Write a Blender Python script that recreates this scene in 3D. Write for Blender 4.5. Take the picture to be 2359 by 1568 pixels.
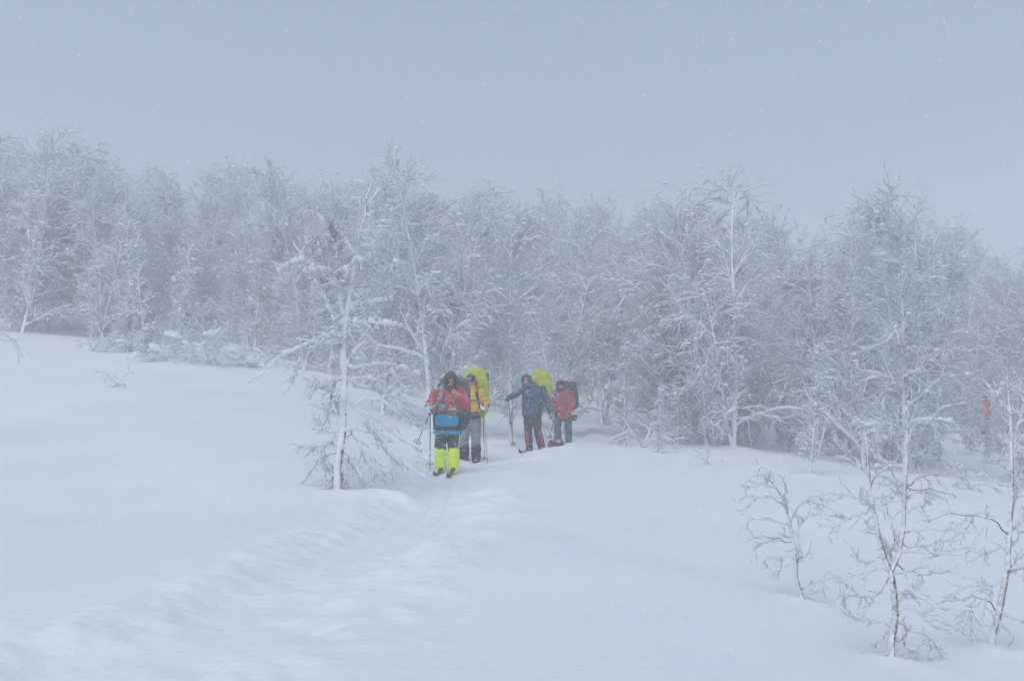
import bpy, bmesh, math, random
import numpy as np
from mathutils import Vector, Matrix, noise as mnoise
from mathutils.bvhtree import BVHTree

for o in list(bpy.data.objects):
    bpy.data.objects.remove(o, do_unlink=True)
S = bpy.context.scene
COL = S.collection
R_ = math.radians
PI = math.pi
random.seed(7)
RNG = np.random.default_rng(7)

# ------------------------------------------------------------------ camera
FPX = 3275.0                     # focal length in pixels of a 2358 x 1568 view (50 mm lens)
CAM_Z = 1.65
PITCH = math.atan((878 - 784) / FPX)
cam_d = bpy.data.cameras.new('camera')
cam_d.sensor_width = 36.0
cam_d.lens = 50.0
cam_d.clip_start = 0.05
cam_d.clip_end = 3000
cam_d.dof.use_dof = True
cam_d.dof.focus_distance = 27.0
cam_d.dof.aperture_fstop = 4.0
cam = bpy.data.objects.new('camera', cam_d)
COL.objects.link(cam)
cam.location = (0, 0, CAM_Z)
cam.rotation_euler = (PI / 2 + PITCH, 0, 0)
S.camera = cam

# ------------------------------------------------------------------ overcast sky
SUN_EL, SUN_AZ = 45.0, 200.0     # low winter sun behind thick cloud, behind the viewer's left shoulder
W = bpy.data.worlds.new('World')
S.world = W
W.use_nodes = True
nt = W.node_tree
nt.nodes.clear()
sky = nt.nodes.new('ShaderNodeTexSky')
sky.sky_type = 'NISHITA'
sky.sun_disc = False
sky.sun_elevation = R_(SUN_EL)
sky.sun_rotation = R_(SUN_AZ)
sky.air_density = 1.0
sky.dust_density = 6.0
sky.ozone_density = 1.5
grey = nt.nodes.new('ShaderNodeMix')      # closed cloud: the clear-sky gradient is almost lost in even grey
grey.data_type = 'RGBA'
grey.inputs[0].default_value = 0.88
grey.inputs[7].default_value = (2.28, 3.05, 4.05, 1)
nt.links.new(sky.outputs[0], grey.inputs[6])
bgn = nt.nodes.new('ShaderNodeBackground')
bgn.inputs[1].default_value = 0.10
nt.links.new(grey.outputs[2], bgn.inputs[0])
wout = nt.nodes.new('ShaderNodeOutputWorld')
nt.links.new(bgn.outputs[0], wout.inputs[0])

sun_d = bpy.data.lights.new('sun', 'SUN')
sun_d.energy = 1.5
sun_d.angle = R_(50)
sun_d.color = (1.0, 0.99, 0.98)
sun = bpy.data.objects.new('sun', sun_d)
COL.objects.link(sun)
_e, _a = R_(SUN_EL), R_(SUN_AZ)
sdir = Vector((math.sin(_a) * math.cos(_e), math.cos(_a) * math.cos(_e), math.sin(_e)))
sun.rotation_euler = (-sdir).to_track_quat('-Z', 'Y').to_euler()

S.view_settings.view_transform = 'Standard'
S.view_settings.look = 'None'
S.view_settings.exposure = 0.21
S.view_settings.gamma = 1.0
S.view_settings.use_curve_mapping = False
S.render.engine = 'CYCLES'
S.cycles.max_bounces = 9
S.cycles.diffuse_bounces = 7
S.cycles.volume_bounces = 3
S.cycles.use_denoising = True
S.cycles.use_adaptive_sampling = False
S.cycles.denoising_prefilter = 'ACCURATE'
S.cycles.use_light_tree = False
W.cycles.sampling_method = 'NONE'       # an even sky needs no extra shadow rays

# ------------------------------------------------------------------ helpers
def at(u, v, Y):
    """Point at distance Y in front of the camera seen at pixel (u, v) of a 2358 x 1568 view."""
    a = (u - 1179.0) / FPX
    b = (784.0 - v) / FPX
    dy = math.cos(PITCH) - b * math.sin(PITCH)
    dz = math.sin(PITCH) + b * math.cos(PITCH)
    t = Y / dy
    return np.array((a * t, Y, CAM_Z + dz * t))

def tag(o, label=None, cat=None, group=None, kind=None):
    if label: o['label'] = label
    if cat: o['category'] = cat
    if group: o['group'] = group
    if kind: o['kind'] = kind
    return o

def empty(name, loc=(0, 0, 0), rz=0.0):
    o = bpy.data.objects.new(name, None)
    o.empty_display_size = 0.2
    COL.objects.link(o)
    o.location = loc
    o.rotation_euler = (0, 0, rz)
    return o

def mesh_obj(name, me, mat=None, parent=None):
    o = bpy.data.objects.new(name, me)
    COL.objects.link(o)
    if mat is not None and not me.materials:
        me.materials.append(mat)
    if parent is not None:
        o.parent = parent
    return o

def np_mesh(name, V, F, smooth=True):
    """Mesh from vertex array (N,3) and a list of face arrays (each (M,3) or (M,4))."""
    me = bpy.data.meshes.new(name)
    V = np.asarray(V, np.float32).reshape(-1, 3)
    me.vertices.add(len(V))
    me.vertices.foreach_set('co', V.ravel())
    F = [np.asarray(f, np.int32) for f in F if len(f)]
    loops = np.concatenate([f.ravel() for f in F])
    tot = np.concatenate([np.full(len(f), f.shape[1], np.int32) for f in F])
    start = np.concatenate([[0], np.cumsum(tot)[:-1]]).astype(np.int32)
    me.loops.add(len(loops))
    me.loops.foreach_set('vertex_index', loops)
    me.polygons.add(len(tot))
    me.polygons.foreach_set('loop_start', start)
    me.polygons.foreach_set('loop_total', tot)
    me.update(calc_edges=True)
    me.polygons.foreach_set('use_smooth', np.full(len(tot), smooth, dtype=bool))
    me.validate()
    return me

class Geo:
    """Collects vertex and face arrays for ONE mesh."""
    def __init__(self):
        self.V, self.F3, self.F4, self.n = [], [], [], 0
    def add(self, V, F3=None, F4=None):
        V = np.asarray(V, float).reshape(-1, 3)
        self.V.append(V)
        if F3 is not None and len(F3): self.F3.append(np.asarray(F3) + self.n)
        if F4 is not None and len(F4): self.F4.append(np.asarray(F4) + self.n)
        self.n += len(V)
    def mesh(self, name, smooth=True):
        F = []
        if self.F3: F.append(np.concatenate(self.F3))
        if self.F4: F.append(np.concatenate(self.F4))
        return np_mesh(name, np.concatenate(self.V), F, smooth)

def nrm(a):
    return a / (np.linalg.norm(a, axis=-1, keepdims=True) + 1e-9)

def tangents(P):
    T = np.empty_like(P)
    T[:, 1:-1] = P[:, 2:] - P[:, :-2]
    T[:, 0] = P[:, 1] - P[:, 0]
    T[:, -1] = P[:, -1] - P[:, -2]
    return nrm(T)

def resample(pts, K):
    pts = np.asarray(pts, float)
    d = np.concatenate([[0], np.cumsum(np.linalg.norm(np.diff(pts, axis=0), axis=1))])
    s = np.linspace(0, d[-1], K)
    return np.stack([np.interp(s, d, pts[:, i]) for i in range(pts.shape[1])], -1)

def grid_faces(N, K, sides):
    n = np.arange(N)[:, None, None]; k = np.arange(K - 1)[None, :, None]; s = np.arange(sides)[None, None, :]
    s2 = (s + 1) % sides
    b = n * K * sides
    return np.stack([b + k * sides + s, b + k * sides + s2, b + (k + 1) * sides + s2, b + (k + 1) * sides + s], -1).reshape(-1, 4)

def tubes(geo, P, R, sides):
    """P (N,K,3) polylines, R (N,K) radii."""
    N, K, _ = P.shape
    T = tangents(P)
    chord = nrm(P[:, -1] - P[:, 0])[:, None]
    ref = np.where(np.abs(chord[..., 2:3]) < 0.8, np.array([0, 0, 1.0]), np.array([0.8, 0.6, 0.0]))
    a = nrm(np.cross(T, np.broadcast_to(ref, T.shape)))
    b = np.cross(a, T)
    th = np.arange(sides) * 2 * PI / sides + 0.3
    ring = a[:, :, None] * np.cos(th)[None, None, :, None] + b[:, :, None] * np.sin(th)[None, None, :, None]
    V = P[:, :, None] + ring * R[:, :, None, None]
    geo.add(V, None, grid_faces(N, K, sides))

def snow_caps(geo, P, R, w, rng, keep=0.8, sides=3, lump=0.5, low=0.25):
    """Ridges of snow lying along the upper side of branches; thinner where the branch stands steep."""
    m = rng.random(len(P)) < keep
    P, R = P[m], R[m]
    if not np.isscalar(w): w = w[m][:, None]
    if not len(P): return
    N, K, _ = P.shape
    T = tangents(P)
    up = np.array([0, 0, 1.0])
    side = nrm(np.cross(T, np.broadcast_to(up, T.shape)) + 1e-4)
    upv = np.cross(side, T)
    flat = np.sqrt(np.clip(1 - T[..., 2] ** 2, 0, 1))
    amount = (low + (1 - low) * flat) * (1 - lump + 2 * lump * rng.random((N, K)))
    gaps = rng.random((N, K)) < 0.12
    amount = np.where(gaps, 0.12, amount)
    amount[:, -1] *= 0.25
    amount[:, 0] *= 0.7
    ww = R * 1.15 + w * amount
    hh = w * amount * 1.25
    C = P + upv * (R * 0.35)[..., None]
    if sides == 3:
        q = np.array([(-1, 0), (1, 0), (0, 1)])
    else:
        th = np.arange(sides) * 2 * PI / sides
        q = np.stack([np.cos(th), np.where(np.sin(th) > 0, np.sin(th), 0.35 * np.sin(th))], -1)
    V = (C[:, :, None] + side[:, :, None] * (q[None, None, :, 0:1] * ww[:, :, None, None])
         + upv[:, :, None] * (q[None, None, :, 1:2] * (hh + R)[:, :, None, None]))
    geo.add(V, None, grid_faces(N, K, sides))

_t = (1 + 5 ** 0.5) / 2
ICO_V = nrm(np.array([(-1, _t, 0), (1, _t, 0), (-1, -_t, 0), (1, -_t, 0), (0, -1, _t), (0, 1, _t), (0, -1, -_t), (0, 1, -_t),
                      (_t, 0, -1), (_t, 0, 1), (-_t, 0, -1), (-_t, 0, 1)], float))
ICO_F = np.array([(0, 11, 5), (0, 5, 1), (0, 1, 7), (0, 7, 10), (0, 10, 11), (1, 5, 9), (5, 11, 4), (11, 10, 2), (10, 7, 6), (7, 1, 8),
                  (3, 9, 4), (3, 4, 2), (3, 2, 6), (3, 6, 8), (3, 8, 9), (4, 9, 5), (2, 4, 11), (6, 2, 10), (8, 6, 7), (9, 8, 1)])

def clumps(geo, C, size, rng, squash=0.7):
    """Small uneven cushions of snow at points C (N,3)."""
    N = len(C)
    V = ICO_V[None] * (0.7 + 0.6 * rng.random((N, 12, 1))) * size[:, None, None]
    V = V * np.array([1.15, 1.15, squash]) + C[:, None]
    F = (ICO_F[None] + (np.arange(N) * 12)[:, None, None]).reshape(-1, 3)
    geo.add(V, F)

# ------------------------------------------------------------------ materials
def mat(name):
    m = bpy.data.materials.new(name)
    m.use_nodes = True
    n = m.node_tree
    b = n.nodes['Principled BSDF']
    return m, n, b

def N_(n, t, **kw):
    x = n.nodes.new(t)
    for k, v in kw.items():
        setattr(x, k, v)
    return x

def mixcol(n, fac, a, b):
    x = N_(n, 'ShaderNodeMix', data_type='RGBA')
    for i, v in ((0, fac), (6, a), (7, b)):
        if hasattr(v, 'is_output'):
            n.links.new(v, x.inputs[i])
        else:
            x.inputs[i].default_value = v if i == 0 else (*v, 1)
    return x.outputs[2]

def ramp(n, src, lo, hi):
    x = N_(n, 'ShaderNodeMapRange', interpolation_type='SMOOTHSTEP')
    x.inputs[1].default_value = lo
    x.inputs[2].default_value = hi
    n.links.new(src, x.inputs[0])
    return x.outputs[0]

def noise_tex(n, scale, detail=3, rough=0.55, coord='Object', vec=None, stretch=None):
    if vec is None:
        tc = N_(n, 'ShaderNodeTexCoord')
        vec = tc.outputs[coord]
    if stretch:
        mp = N_(n, 'ShaderNodeMapping')
        mp.inputs['Scale'].default_value = stretch
        n.links.new(vec, mp.inputs[0])
        vec = mp.outputs[0]
    t = N_(n, 'ShaderNodeTexNoise')
    t.inputs['Scale'].default_value = scale
    t.inputs['Detail'].default_value = detail
    t.inputs['Roughness'].default_value = rough
    n.links.new(vec, t.inputs['Vector'])
    return t.outputs[0]

def bump(n, b, src, strength, dist):
    x = N_(n, 'ShaderNodeBump')
    x.inputs['Strength'].default_value = strength
    x.inputs['Distance'].default_value = dist
    n.links.new(src, x.inputs['Height'])
    n.links.new(x.outputs[0], b.inputs['Normal'])

SNOW = (0.86, 0.885, 0.915)

def m_snow_ground():
    m, n, b = mat('snow_ground')
    geo = N_(n, 'ShaderNodeNewGeometry')
    f1 = noise_tex(n, 0.55, 4, vec=geo.outputs['Position'], stretch=(1, 0.6, 1))
    c = mixcol(n, ramp(n, f1, 0.35, 0.68), (0.845, 0.872, 0.905), (0.885, 0.905, 0.93))
    n.links.new(c, b.inputs['Base Color'])
    b.inputs['Roughness'].default_value = 0.85
    b.inputs['Specular IOR Level'].default_value = 0.15
    f2 = noise_tex(n, 9.0, 6, 0.62, vec=geo.outputs['Position'], stretch=(0.7, 1.3, 1))
    bump(n, b, f2, 0.5, 0.04)
    return m

def m_snow_load():
    """Loose snow on twigs: light passes through the thin edges."""
    m, n, b = mat('snow_on_branches')
    f = noise_tex(n, 14, 2)
    c = mixcol(n, f, (0.905, 0.935, 0.97), (0.945, 0.965, 0.985))
    n.links.new(c, b.inputs['Base Color'])
    b.inputs['Roughness'].default_value = 0.9
    b.inputs['Specular IOR Level'].default_value = 0.1
    tr = N_(n, 'ShaderNodeBsdfTranslucent'); n.links.new(c, tr.inputs[0])
    mx = N_(n, 'ShaderNodeMixShader'); mx.inputs[0].default_value = 0.38
    n.links.new(b.outputs[0], mx.inputs[1]); n.links.new(tr.outputs[0], mx.inputs[2])
    n.links.new(mx.outputs[0], n.nodes['Material Output'].inputs['Surface'])
    return m

def m_twig(name, dark, light, rime):
    m, n, b = mat(name)
    geo = N_(n, 'ShaderNodeNewGeometry')
    f = noise_tex(n, 6, 3)
    bark = mixcol(n, f, dark, light)
    sx = N_(n, 'ShaderNodeSeparateXYZ')
    n.links.new(geo.outputs['Normal'], sx.inputs[0])
    f2 = noise_tex(n, 11, 4, 0.7)
    add = N_(n, 'ShaderNodeMath', operation='MULTIPLY_ADD')        # snow clings to what faces up, in patches
    n.links.new(sx.outputs[2], add.inputs[0]); add.inputs[1].default_value = 0.35
    n.links.new(f2, add.inputs[2])
    c = mixcol(n, ramp(n, add.outputs[0], 0.62 - rime, 0.72 - rime), bark, SNOW)
    n.links.new(c, b.inputs['Base Color'])
    b.inputs['Roughness'].default_value = 0.85
    b.inputs['Specular IOR Level'].default_value = 0.2
    return m

def m_birch_trunk(name, rime):
    """White birch bark with dark bands, plastered with blown snow on the windward side."""
    m, n, b = mat(name)
    geo = N_(n, 'ShaderNodeNewGeometry')
    f = noise_tex(n, 5, 4, 0.6, stretch=(1, 1, 5))
    bark = mixcol(n, ramp(n, f, 0.38, 0.62), (0.50, 0.44, 0.41), (0.10, 0.075, 0.07))
    f3 = noise_tex(n, 2.2, 3)
    bark = mixcol(n, ramp(n, f3, 0.45, 0.6), bark, (0.36, 0.25, 0.21))
    dot = N_(n, 'ShaderNodeVectorMath', operation='DOT_PRODUCT')
    n.links.new(geo.outputs['Normal'], dot.inputs[0])
    dot.inputs[1].default_value = (-0.62, -0.35, 0.7)
    f2 = noise_tex(n, 6.5, 4, 0.65, stretch=(1, 1, 0.5))
    add = N_(n, 'ShaderNodeMath', operation='MULTIPLY_ADD')
    n.links.new(dot.outputs['Value'], add.inputs[0]); add.inputs[1].default_value = 0.28
    n.links.new(f2, add.inputs[2])
    c = mixcol(n, ramp(n, add.outputs[0], 0.56 - rime, 0.64 - rime), bark, SNOW)
    n.links.new(c, b.inputs['Base Color'])
    b.inputs['Roughness'].default_value = 0.85
    b.inputs['Specular IOR Level'].default_value = 0.2
    bump(n, b, add.outputs[0], 0.6, 0.02)
    return m

M_GROUND = m_snow_ground()
M_SNOW = m_snow_load()
M_TWIG = m_twig('birch_twigs', (0.085, 0.070, 0.092), (0.19, 0.165, 0.20), 0.30)
M_TWIG_NEAR = m_twig('birch_twigs_reddish', (0.052, 0.037, 0.039), (0.125, 0.080, 0.075), 0.02)
M_TWIG_RIMED = m_twig('birch_twigs_rimed', (0.065, 0.050, 0.055), (0.15, 0.115, 0.12), 0.13)
M_TRUNK = m_birch_trunk('birch_bark_snowy', 0.15)
M_TRUNK_NEAR = m_birch_trunk('birch_bark_plastered', 0.05)
M_TRUNK_LONE = m_birch_trunk('birch_bark_buried_in_rime', 0.16)

# ------------------------------------------------------------------ terrain
CTRL = []
def cp(u, v, Y): CTRL.append(at(u, v, Y))
def cz(x, y, z): CTRL.append(np.array((x, y, z)))
for x, y, z in ((0, 0, 0), (-8, 0, 0.05), (8, 0, -0.5), (0, -30, 0.2), (-40, -30, 1.5), (40, -30, -1.5), (-30, 10, 1.6), (30, 10, -1.3)):
    cz(x, y, z)
cp(100, 1568, 7.9); cp(1179, 1568, 7.9); cp(1700, 1568, 8.9)
cp(2048, 1535, 11.6); cp(2283, 1490, 12.3); cp(1845, 1392, 13.4); cp(1500, 1300, 13.0)
cp(800, 1146, 21.4); cp(700, 1098, 22.5); cp(1030, 1078, 24.9); cp(1085, 1056, 28.3); cp(1218, 1031, 32.7); cp(1290, 1012, 38.0)
cp(250, 1300, 13.0); cp(100, 1050, 24.0)
cp(1690, 1032, 35.0); cp(1865, 1102, 27.5); cp(2130, 1112, 27.0); cp(2358, 1152, 26.0); cp(1450, 1040, 31.5)
cp(2130, 1092, 35.0); cp(2330, 1112, 36.0); cp(1880, 1045, 38.0)          # hollow behind the crest on the right
cp(2265, 990, 62.0); cp(1950, 1000, 55.0); cp(1700, 965, 55.0)
cp(1380, 905, 58.0); cp(1179, 925, 52.0); cp(980, 910, 46.0); cp(850, 880, 45.0)
cp(270, 890, 33.0); cp(338, 832, 43.0); cp(560, 812, 50.0); cp(640, 842, 43.0); cp(20, 742, 62.0); cp(170, 735, 66.0); cp(450, 830, 43.0); cp(0, 880, 36.0)
for x, y, z in ((-30, 95, 8), (0, 100, 5.2), (35, 100, 3.0), (-60, 60, 9), (60, 60, -1), (-70, 140, 14), (0, 160, 11), (70, 140, 7),
                (-120, 60, 15), (120, 60, 2), (0, 240, 20), (-160, 240, 24), (160, 240, 14), (-160, -60, 6), (160, -60, -6)):
    cz(x, y, z)
CTRL = np.array(CTRL)
_X = CTRL[:, :2]
def _tps(r2): return np.where(r2 > 0, r2 * np.log(r2 + 1e-12), 0)
_n = len(CTRL)
_A = np.zeros((_n + 3, _n + 3))
_d2 = ((_X[:, None] - _X[None]) ** 2).sum(-1)
_A[:_n, :_n] = _tps(_d2) + np.eye(_n) * 1.5
_A[:_n, _n] = 1; _A[:_n, _n + 1:] = _X
_A[_n:, :_n] = _A[:_n, _n:].T
_w = np.linalg.solve(_A, np.concatenate([CTRL[:, 2], np.zeros(3)]))
def base_z(x, y):
    x = np.asarray(x, float); y = np.asarray(y, float)
    sh = x.shape
    q = np.stack([x.ravel(), y.ravel()], -1)
    out = np.full(len(q), _w[_n]) + q @ _w[_n + 1:]
    for i in range(_n):
        out += _w[i] * _tps(((q - _X[i]) ** 2).sum(-1))
    return out.reshape(sh)

# sums of rotated sines with drifting phase stand in for wind-packed undulations
_wr = np.random.default_rng(3)
def waves(x, y, lam, n, seed):
    """Smooth lattice noise in -1..1, feature size about lam metres, n octaves."""
    out = np.zeros_like(x); amp, tot = 1.0, 0.0
    for o in range(n):
        r = np.random.default_rng(seed * 17 + o)
        L = r.uniform(-1, 1, (256, 256)); c, s = math.cos(o * 1.3 + seed), math.sin(o * 1.3 + seed)
        f = 2.0 ** o / lam
        X = (x * c + y * s) * f + 31.7 * o; Yq = (y * c - x * s) * f + 11.3 * o
        xi = np.floor(X).astype(int); yi = np.floor(Yq).astype(int)
        u = X - xi; v = Yq - yi
        u = u * u * u * (u * (u * 6 - 15) + 10); v = v * v * v * (v * (v * 6 - 15) + 10)
        g = lambda a, b: L[a % 256, b % 256]
        out += amp * ((g(xi, yi) * (1 - u) + g(xi + 1, yi) * u) * (1 - v) + (g(xi, yi + 1) * (1 - u) + g(xi + 1, yi + 1) * u) * v)
        tot += amp; amp *= 0.5
    return out / tot * 1.5

# the ski track: from the last skier past the first and on towards the lower left
TRK = np.array([(2.6, 60), (1.9, 46), (1.35, 38), (0.45, 32.7), (-0.5, 28.6), (-1.05, 24.9), (-1.05, 20.5), (-1.2, 17), (-1.45, 13.5), (-1.75, 10.8), (-2.2, 8.2), (-2.9, 5), (-3.6, 2), (-5, -4), (-7, -12)], float)
def track_dist(x, y):
    best = np.full(x.shape, 1e9); sgn = np.zeros(x.shape)
    for a, b in zip(TRK[:-1], TRK[1:]):
        d = b - a; L2 = (d ** 2).sum()
        t = np.clip(((x - a[0]) * d[0] + (y - a[1]) * d[1]) / L2, 0, 1)
        dx = x - a[0] - t * d[0]; dy = y - a[1] - t * d[1]
        dd = np.hypot(dx, dy)
        s = np.sign(d[0] * dy - d[1] * dx)
        m = dd < best
        best = np.where(m, dd, best); sgn = np.where(m, s, sgn)
    return best, sgn
WELLS = [(*at(u, v, Y)[:2], k) for u, v, Y, k in ((800, 1140, 21.4, 1.3), (2048, 1535, 11.6, 0.8), (2283, 1490, 12.3, 0.8), (1845, 1392, 13.4, 0.7), (1690, 1030, 35, 2.0), (1865, 1102, 27.5, 1.2))]
def ground_z(x, y):
    x = np.asarray(x, float); y = np.asarray(y, float)
    z = base_z(x, y)
    z = z + 0.07 * waves(x, y, 6.0, 3, 11) + 0.016 * waves(x, y * 0.6, 1.6, 3, 12)
    d, s = track_dist(x, y)
    wob = 0.26 * waves(x, y, 0.7, 3, 21)
    dd = d + wob
    trench = 1 / (1 + np.exp((dd - 0.55) / 0.09))
    berm = np.exp(-((dd - 0.93) / 0.24) ** 2)
    rough = waves(x * 0.8 + 0.3 * y, y * 0.75, 0.38, 3, 31)
    lumps = np.clip(waves(x, y, 0.30, 2, 35) - 0.15, 0, 1)
    near = np.exp(-(d / 1.35) ** 4)
    z = z - 0.12 * trench + berm * (0.022 + 0.026 * rough) + near * (0.011 * rough + 0.034 * lumps * (0.25 + 0.75 * berm) + 0.012 * waves(x, y, 0.13, 2, 37))
    for wx, wy, wr in WELLS:           # snow banked round the feet of the nearest trees
        q = (x - wx) ** 2 + (y - wy) ** 2
        z = z + 0.06 * wr * np.exp(-q / (0.30 * wr) ** 2)
    # two ski grooves, blown half full
    z = z - 0.03 * np.exp(-((np.abs(d * s + 0.05) - 0.13) / 0.05) ** 2) * trench * np.clip((y - 14) / 6, 0, 1)
    return z
def gz(x, y): return float(ground_z(np.array([x]), np.array([y]))[0])

def axis(segs):
    out = [segs[0][0]]
    for a, b, n in segs:
        out += list(np.linspace(a, b, n + 1)[1:])
    return np.array(out)
gx = axis([(-260, -60, 16), (-60, -16, 44), (-16, -5, 80), (-5, 4, 180), (4, 14, 70), (14, 60, 46), (60, 260, 16)])
gy = axis([(-90, -10, 16), (-10, 5, 50), (5, 30, 400), (30, 46, 130), (46, 130, 84), (130, 300, 24)])
GX, GY = np.meshgrid(gx, gy)
GZ = ground_z(GX, GY)
ny, nx = GX.shape
ii = (np.arange(ny - 1)[:, None] * nx + np.arange(nx - 1)[None]).ravel()
snow_me = np_mesh('snow_field', np.stack([GX, GY, GZ], -1), [np.stack([ii, ii + 1, ii + nx + 1, ii + nx], -1)])
tag(mesh_obj('snow_field', snow_me, M_GROUND), kind='structure')
def on_ground(u, v, Y):
    p = at(u, v, Y)
    return np.array((p[0], p[1], gz(p[0], p[1])))

# ------------------------------------------------------------------ trees
def grow(P, R, n, t0, t1, ang, length, K, droop, jit, rng, taper=0.5, r_ratio=0.5, r_min=0.003, up0=0.0, wind=0.0):
    """Children of every polyline in P: n per parent, between parameters t0..t1, leaving at angle ang."""
    N, K0, _ = P.shape
    idx = np.repeat(np.arange(N), n)
    M = len(idx)
    t = t0 + (t1 - t0) * (np.tile(np.arange(n), N) + rng.random(M)) / n
    f = t * (K0 - 1); i0 = np.minimum(f.astype(int), K0 - 2); fr = (f - i0)[:, None]
    start = P[idx, i0] * (1 - fr) + P[idx, i0 + 1] * fr
    rad = R[idx, i0] * (1 - fr[:, 0]) + R[idx, i0 + 1] * fr[:, 0]
    T = nrm(P[idx, i0 + 1] - P[idx, i0])
    rnd = rng.normal(size=(M, 3))
    perp = nrm(np.cross(T, rnd))
    a = ang[0] + (ang[1] - ang[0]) * rng.random(M)
    D = T * np.cos(a)[:, None] + perp * np.sin(a)[:, None]
    D = nrm(D + np.array([0, 0, up0]))
    Ls = length * (0.55 + 0.9 * rng.random(M)) * (1 - taper * t)
    step = (Ls / (K - 1))[:, None]
    C = np.empty((M, K, 3)); C[:, 0] = start
    for k in range(1, K):
        D = nrm(D + np.array([wind, 0, -droop]) * (0.5 + k / K) + rng.normal(size=(M, 3)) * jit)
        C[:, k] = C[:, k - 1] + D * step
    r0 = np.maximum(rad * r_ratio * (0.7 + 0.5 * rng.random(M)), r_min)
    RC = r0[:, None] * np.linspace(1, 0.45, K)[None]
    return C, RC

def forest_tree(seed, H, stems=1, spread=1.0, dense=1.0, wind=-0.05, slender=False, weep=1.0, lean0=0.03):
    """A mountain birch loaded with snow: returns meshes (trunk, crown, snow_load)."""
    rng = np.random.default_rng(seed)
    trunk, crown, snow = Geo(), Geo(), Geo()
    K = 14
    TP, TR = [], []
    for s in range(stems):
        h = H * (1.0 if s == 0 else 0.6 + 0.3 * rng.random())
        az = rng.random() * 2 * PI
        lean = (lean0 if s == 0 else 0.22) + 0.07 * rng.random()
        t = np.linspace(0, 1, K)
        x = np.sin(az) * lean * h * t + 0.02 * h * np.sin(t * 5 + rng.random() * 6) * t + wind * h * 0.5 * t ** 3
        y = np.cos(az) * lean * h * t + 0.02 * h * np.sin(t * 4 + rng.random() * 6) * t
        TP.append(np.stack([x, y, h * t - 0.25], -1))
        r = (0.0085 if slender else 0.0115) * h
        TR.append(r * (1 - 0.9 * t) + 0.006)
    TP, TR = np.array(TP), np.array(TR)
    tubes(trunk, TP, TR, 8)
    # snow plastered in patches up the stems
    for s in range(stems):
        k = rng.integers(2, K - 1, 26)
        fr = rng.random(26)[:, None]
        c = TP[s, k] * (1 - fr) + TP[s, k - 1] * fr
        c += nrm(np.array([-0.6, -0.35, 0.15]))[None] * (TR[s, k] * 0.7)[:, None]
        clumps(snow, c, TR[s, k] * 0.7 + 0.012, rng, 1.5)
    n1 = int((20 if not slender else 18) * (1.3 if stems == 1 else 0.85) * min(dense, 1.3))
    P1, R1 = grow(TP, TR, n1, 0.05, 0.98, (0.50, 1.05), 0.34 * H * spread * (0.55 if slender else 1), 9, 0.035 * weep, 0.15, rng, 0.66, 0.42, 0.008, 0.42, wind * 0.6)
    P2, R2 = grow(P1, R1, int(7 * dense), 0.12, 0.98, (0.5, 1.0), 0.15 * H * spread * (0.7 if slender else 1), 6, 0.04 * weep, 0.17, rng, 0.45, 0.5, 0.0055, 0.16, wind)
    P3, R3 = grow(P2, R2, int(4 * dense), 0.1, 1.0, (0.4, 0.95), 0.080 * H, 4, 0.08 * weep, 0.16, rng, 0.35, 0.62, 0.0045, 0.0, wind)
    P4, R4 = grow(P3, R3, 2, 0.15, 1.0, (0.3, 0.8), 0.052 * H, 3, 0.12 * weep, 0.16, rng, 0.3, 0.7, 0.0036, 0.0, wind)
    tubes(crown, P1, R1, 5); tubes(crown, P2, R2, 4); tubes(crown, P3, R3, 3); tubes(crown, P4, R4, 3)
    snow_caps(snow, P1, R1, 0.055, rng, 0.95, 5, 0.6)
    snow_caps(snow, P2, R2, 0.038, rng, 0.92, 4, 0.8)
    snow_caps(snow, P3, R3, 0.019, rng, 0.80, 3, 0.85, 0.4)
    snow_caps(snow, P4, R4, 0.012, rng, 0.66, 3, 0.85, 0.45)
    c = np.concatenate([P2[:, 2][rng.random(len(P2)) < 0.85], P2[:, 4][rng.random(len(P2)) < 0.6], P1[:, 3], P1[:, 5], P3[:, 2][rng.random(len(P3)) < 0.30]]) + np.array([0, 0, 0.015])
    clumps(snow, c, 0.024 + 0.085 * rng.random(len(c)) ** 2.5, rng, 0.6)
    return (trunk.mesh('birch_trunk'), crown.mesh('birch_crown'), snow.mesh('birch_snow'))

def tree_thing(meshes, loc, rz, sc, label, group=None, name='birch_tree', cat='tree', mats=None):
    o = empty(name, loc, rz)
    o.scale = (sc, sc, sc)
    for nm, me, mt in zip(('trunk', 'crown', 'snow_load'), meshes, mats or (M_TRUNK, M_TWIG, M_SNOW)):
        if me is not None:
            mesh_obj(nm, me, mt, o)
    return tag(o, label, cat, group)

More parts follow.
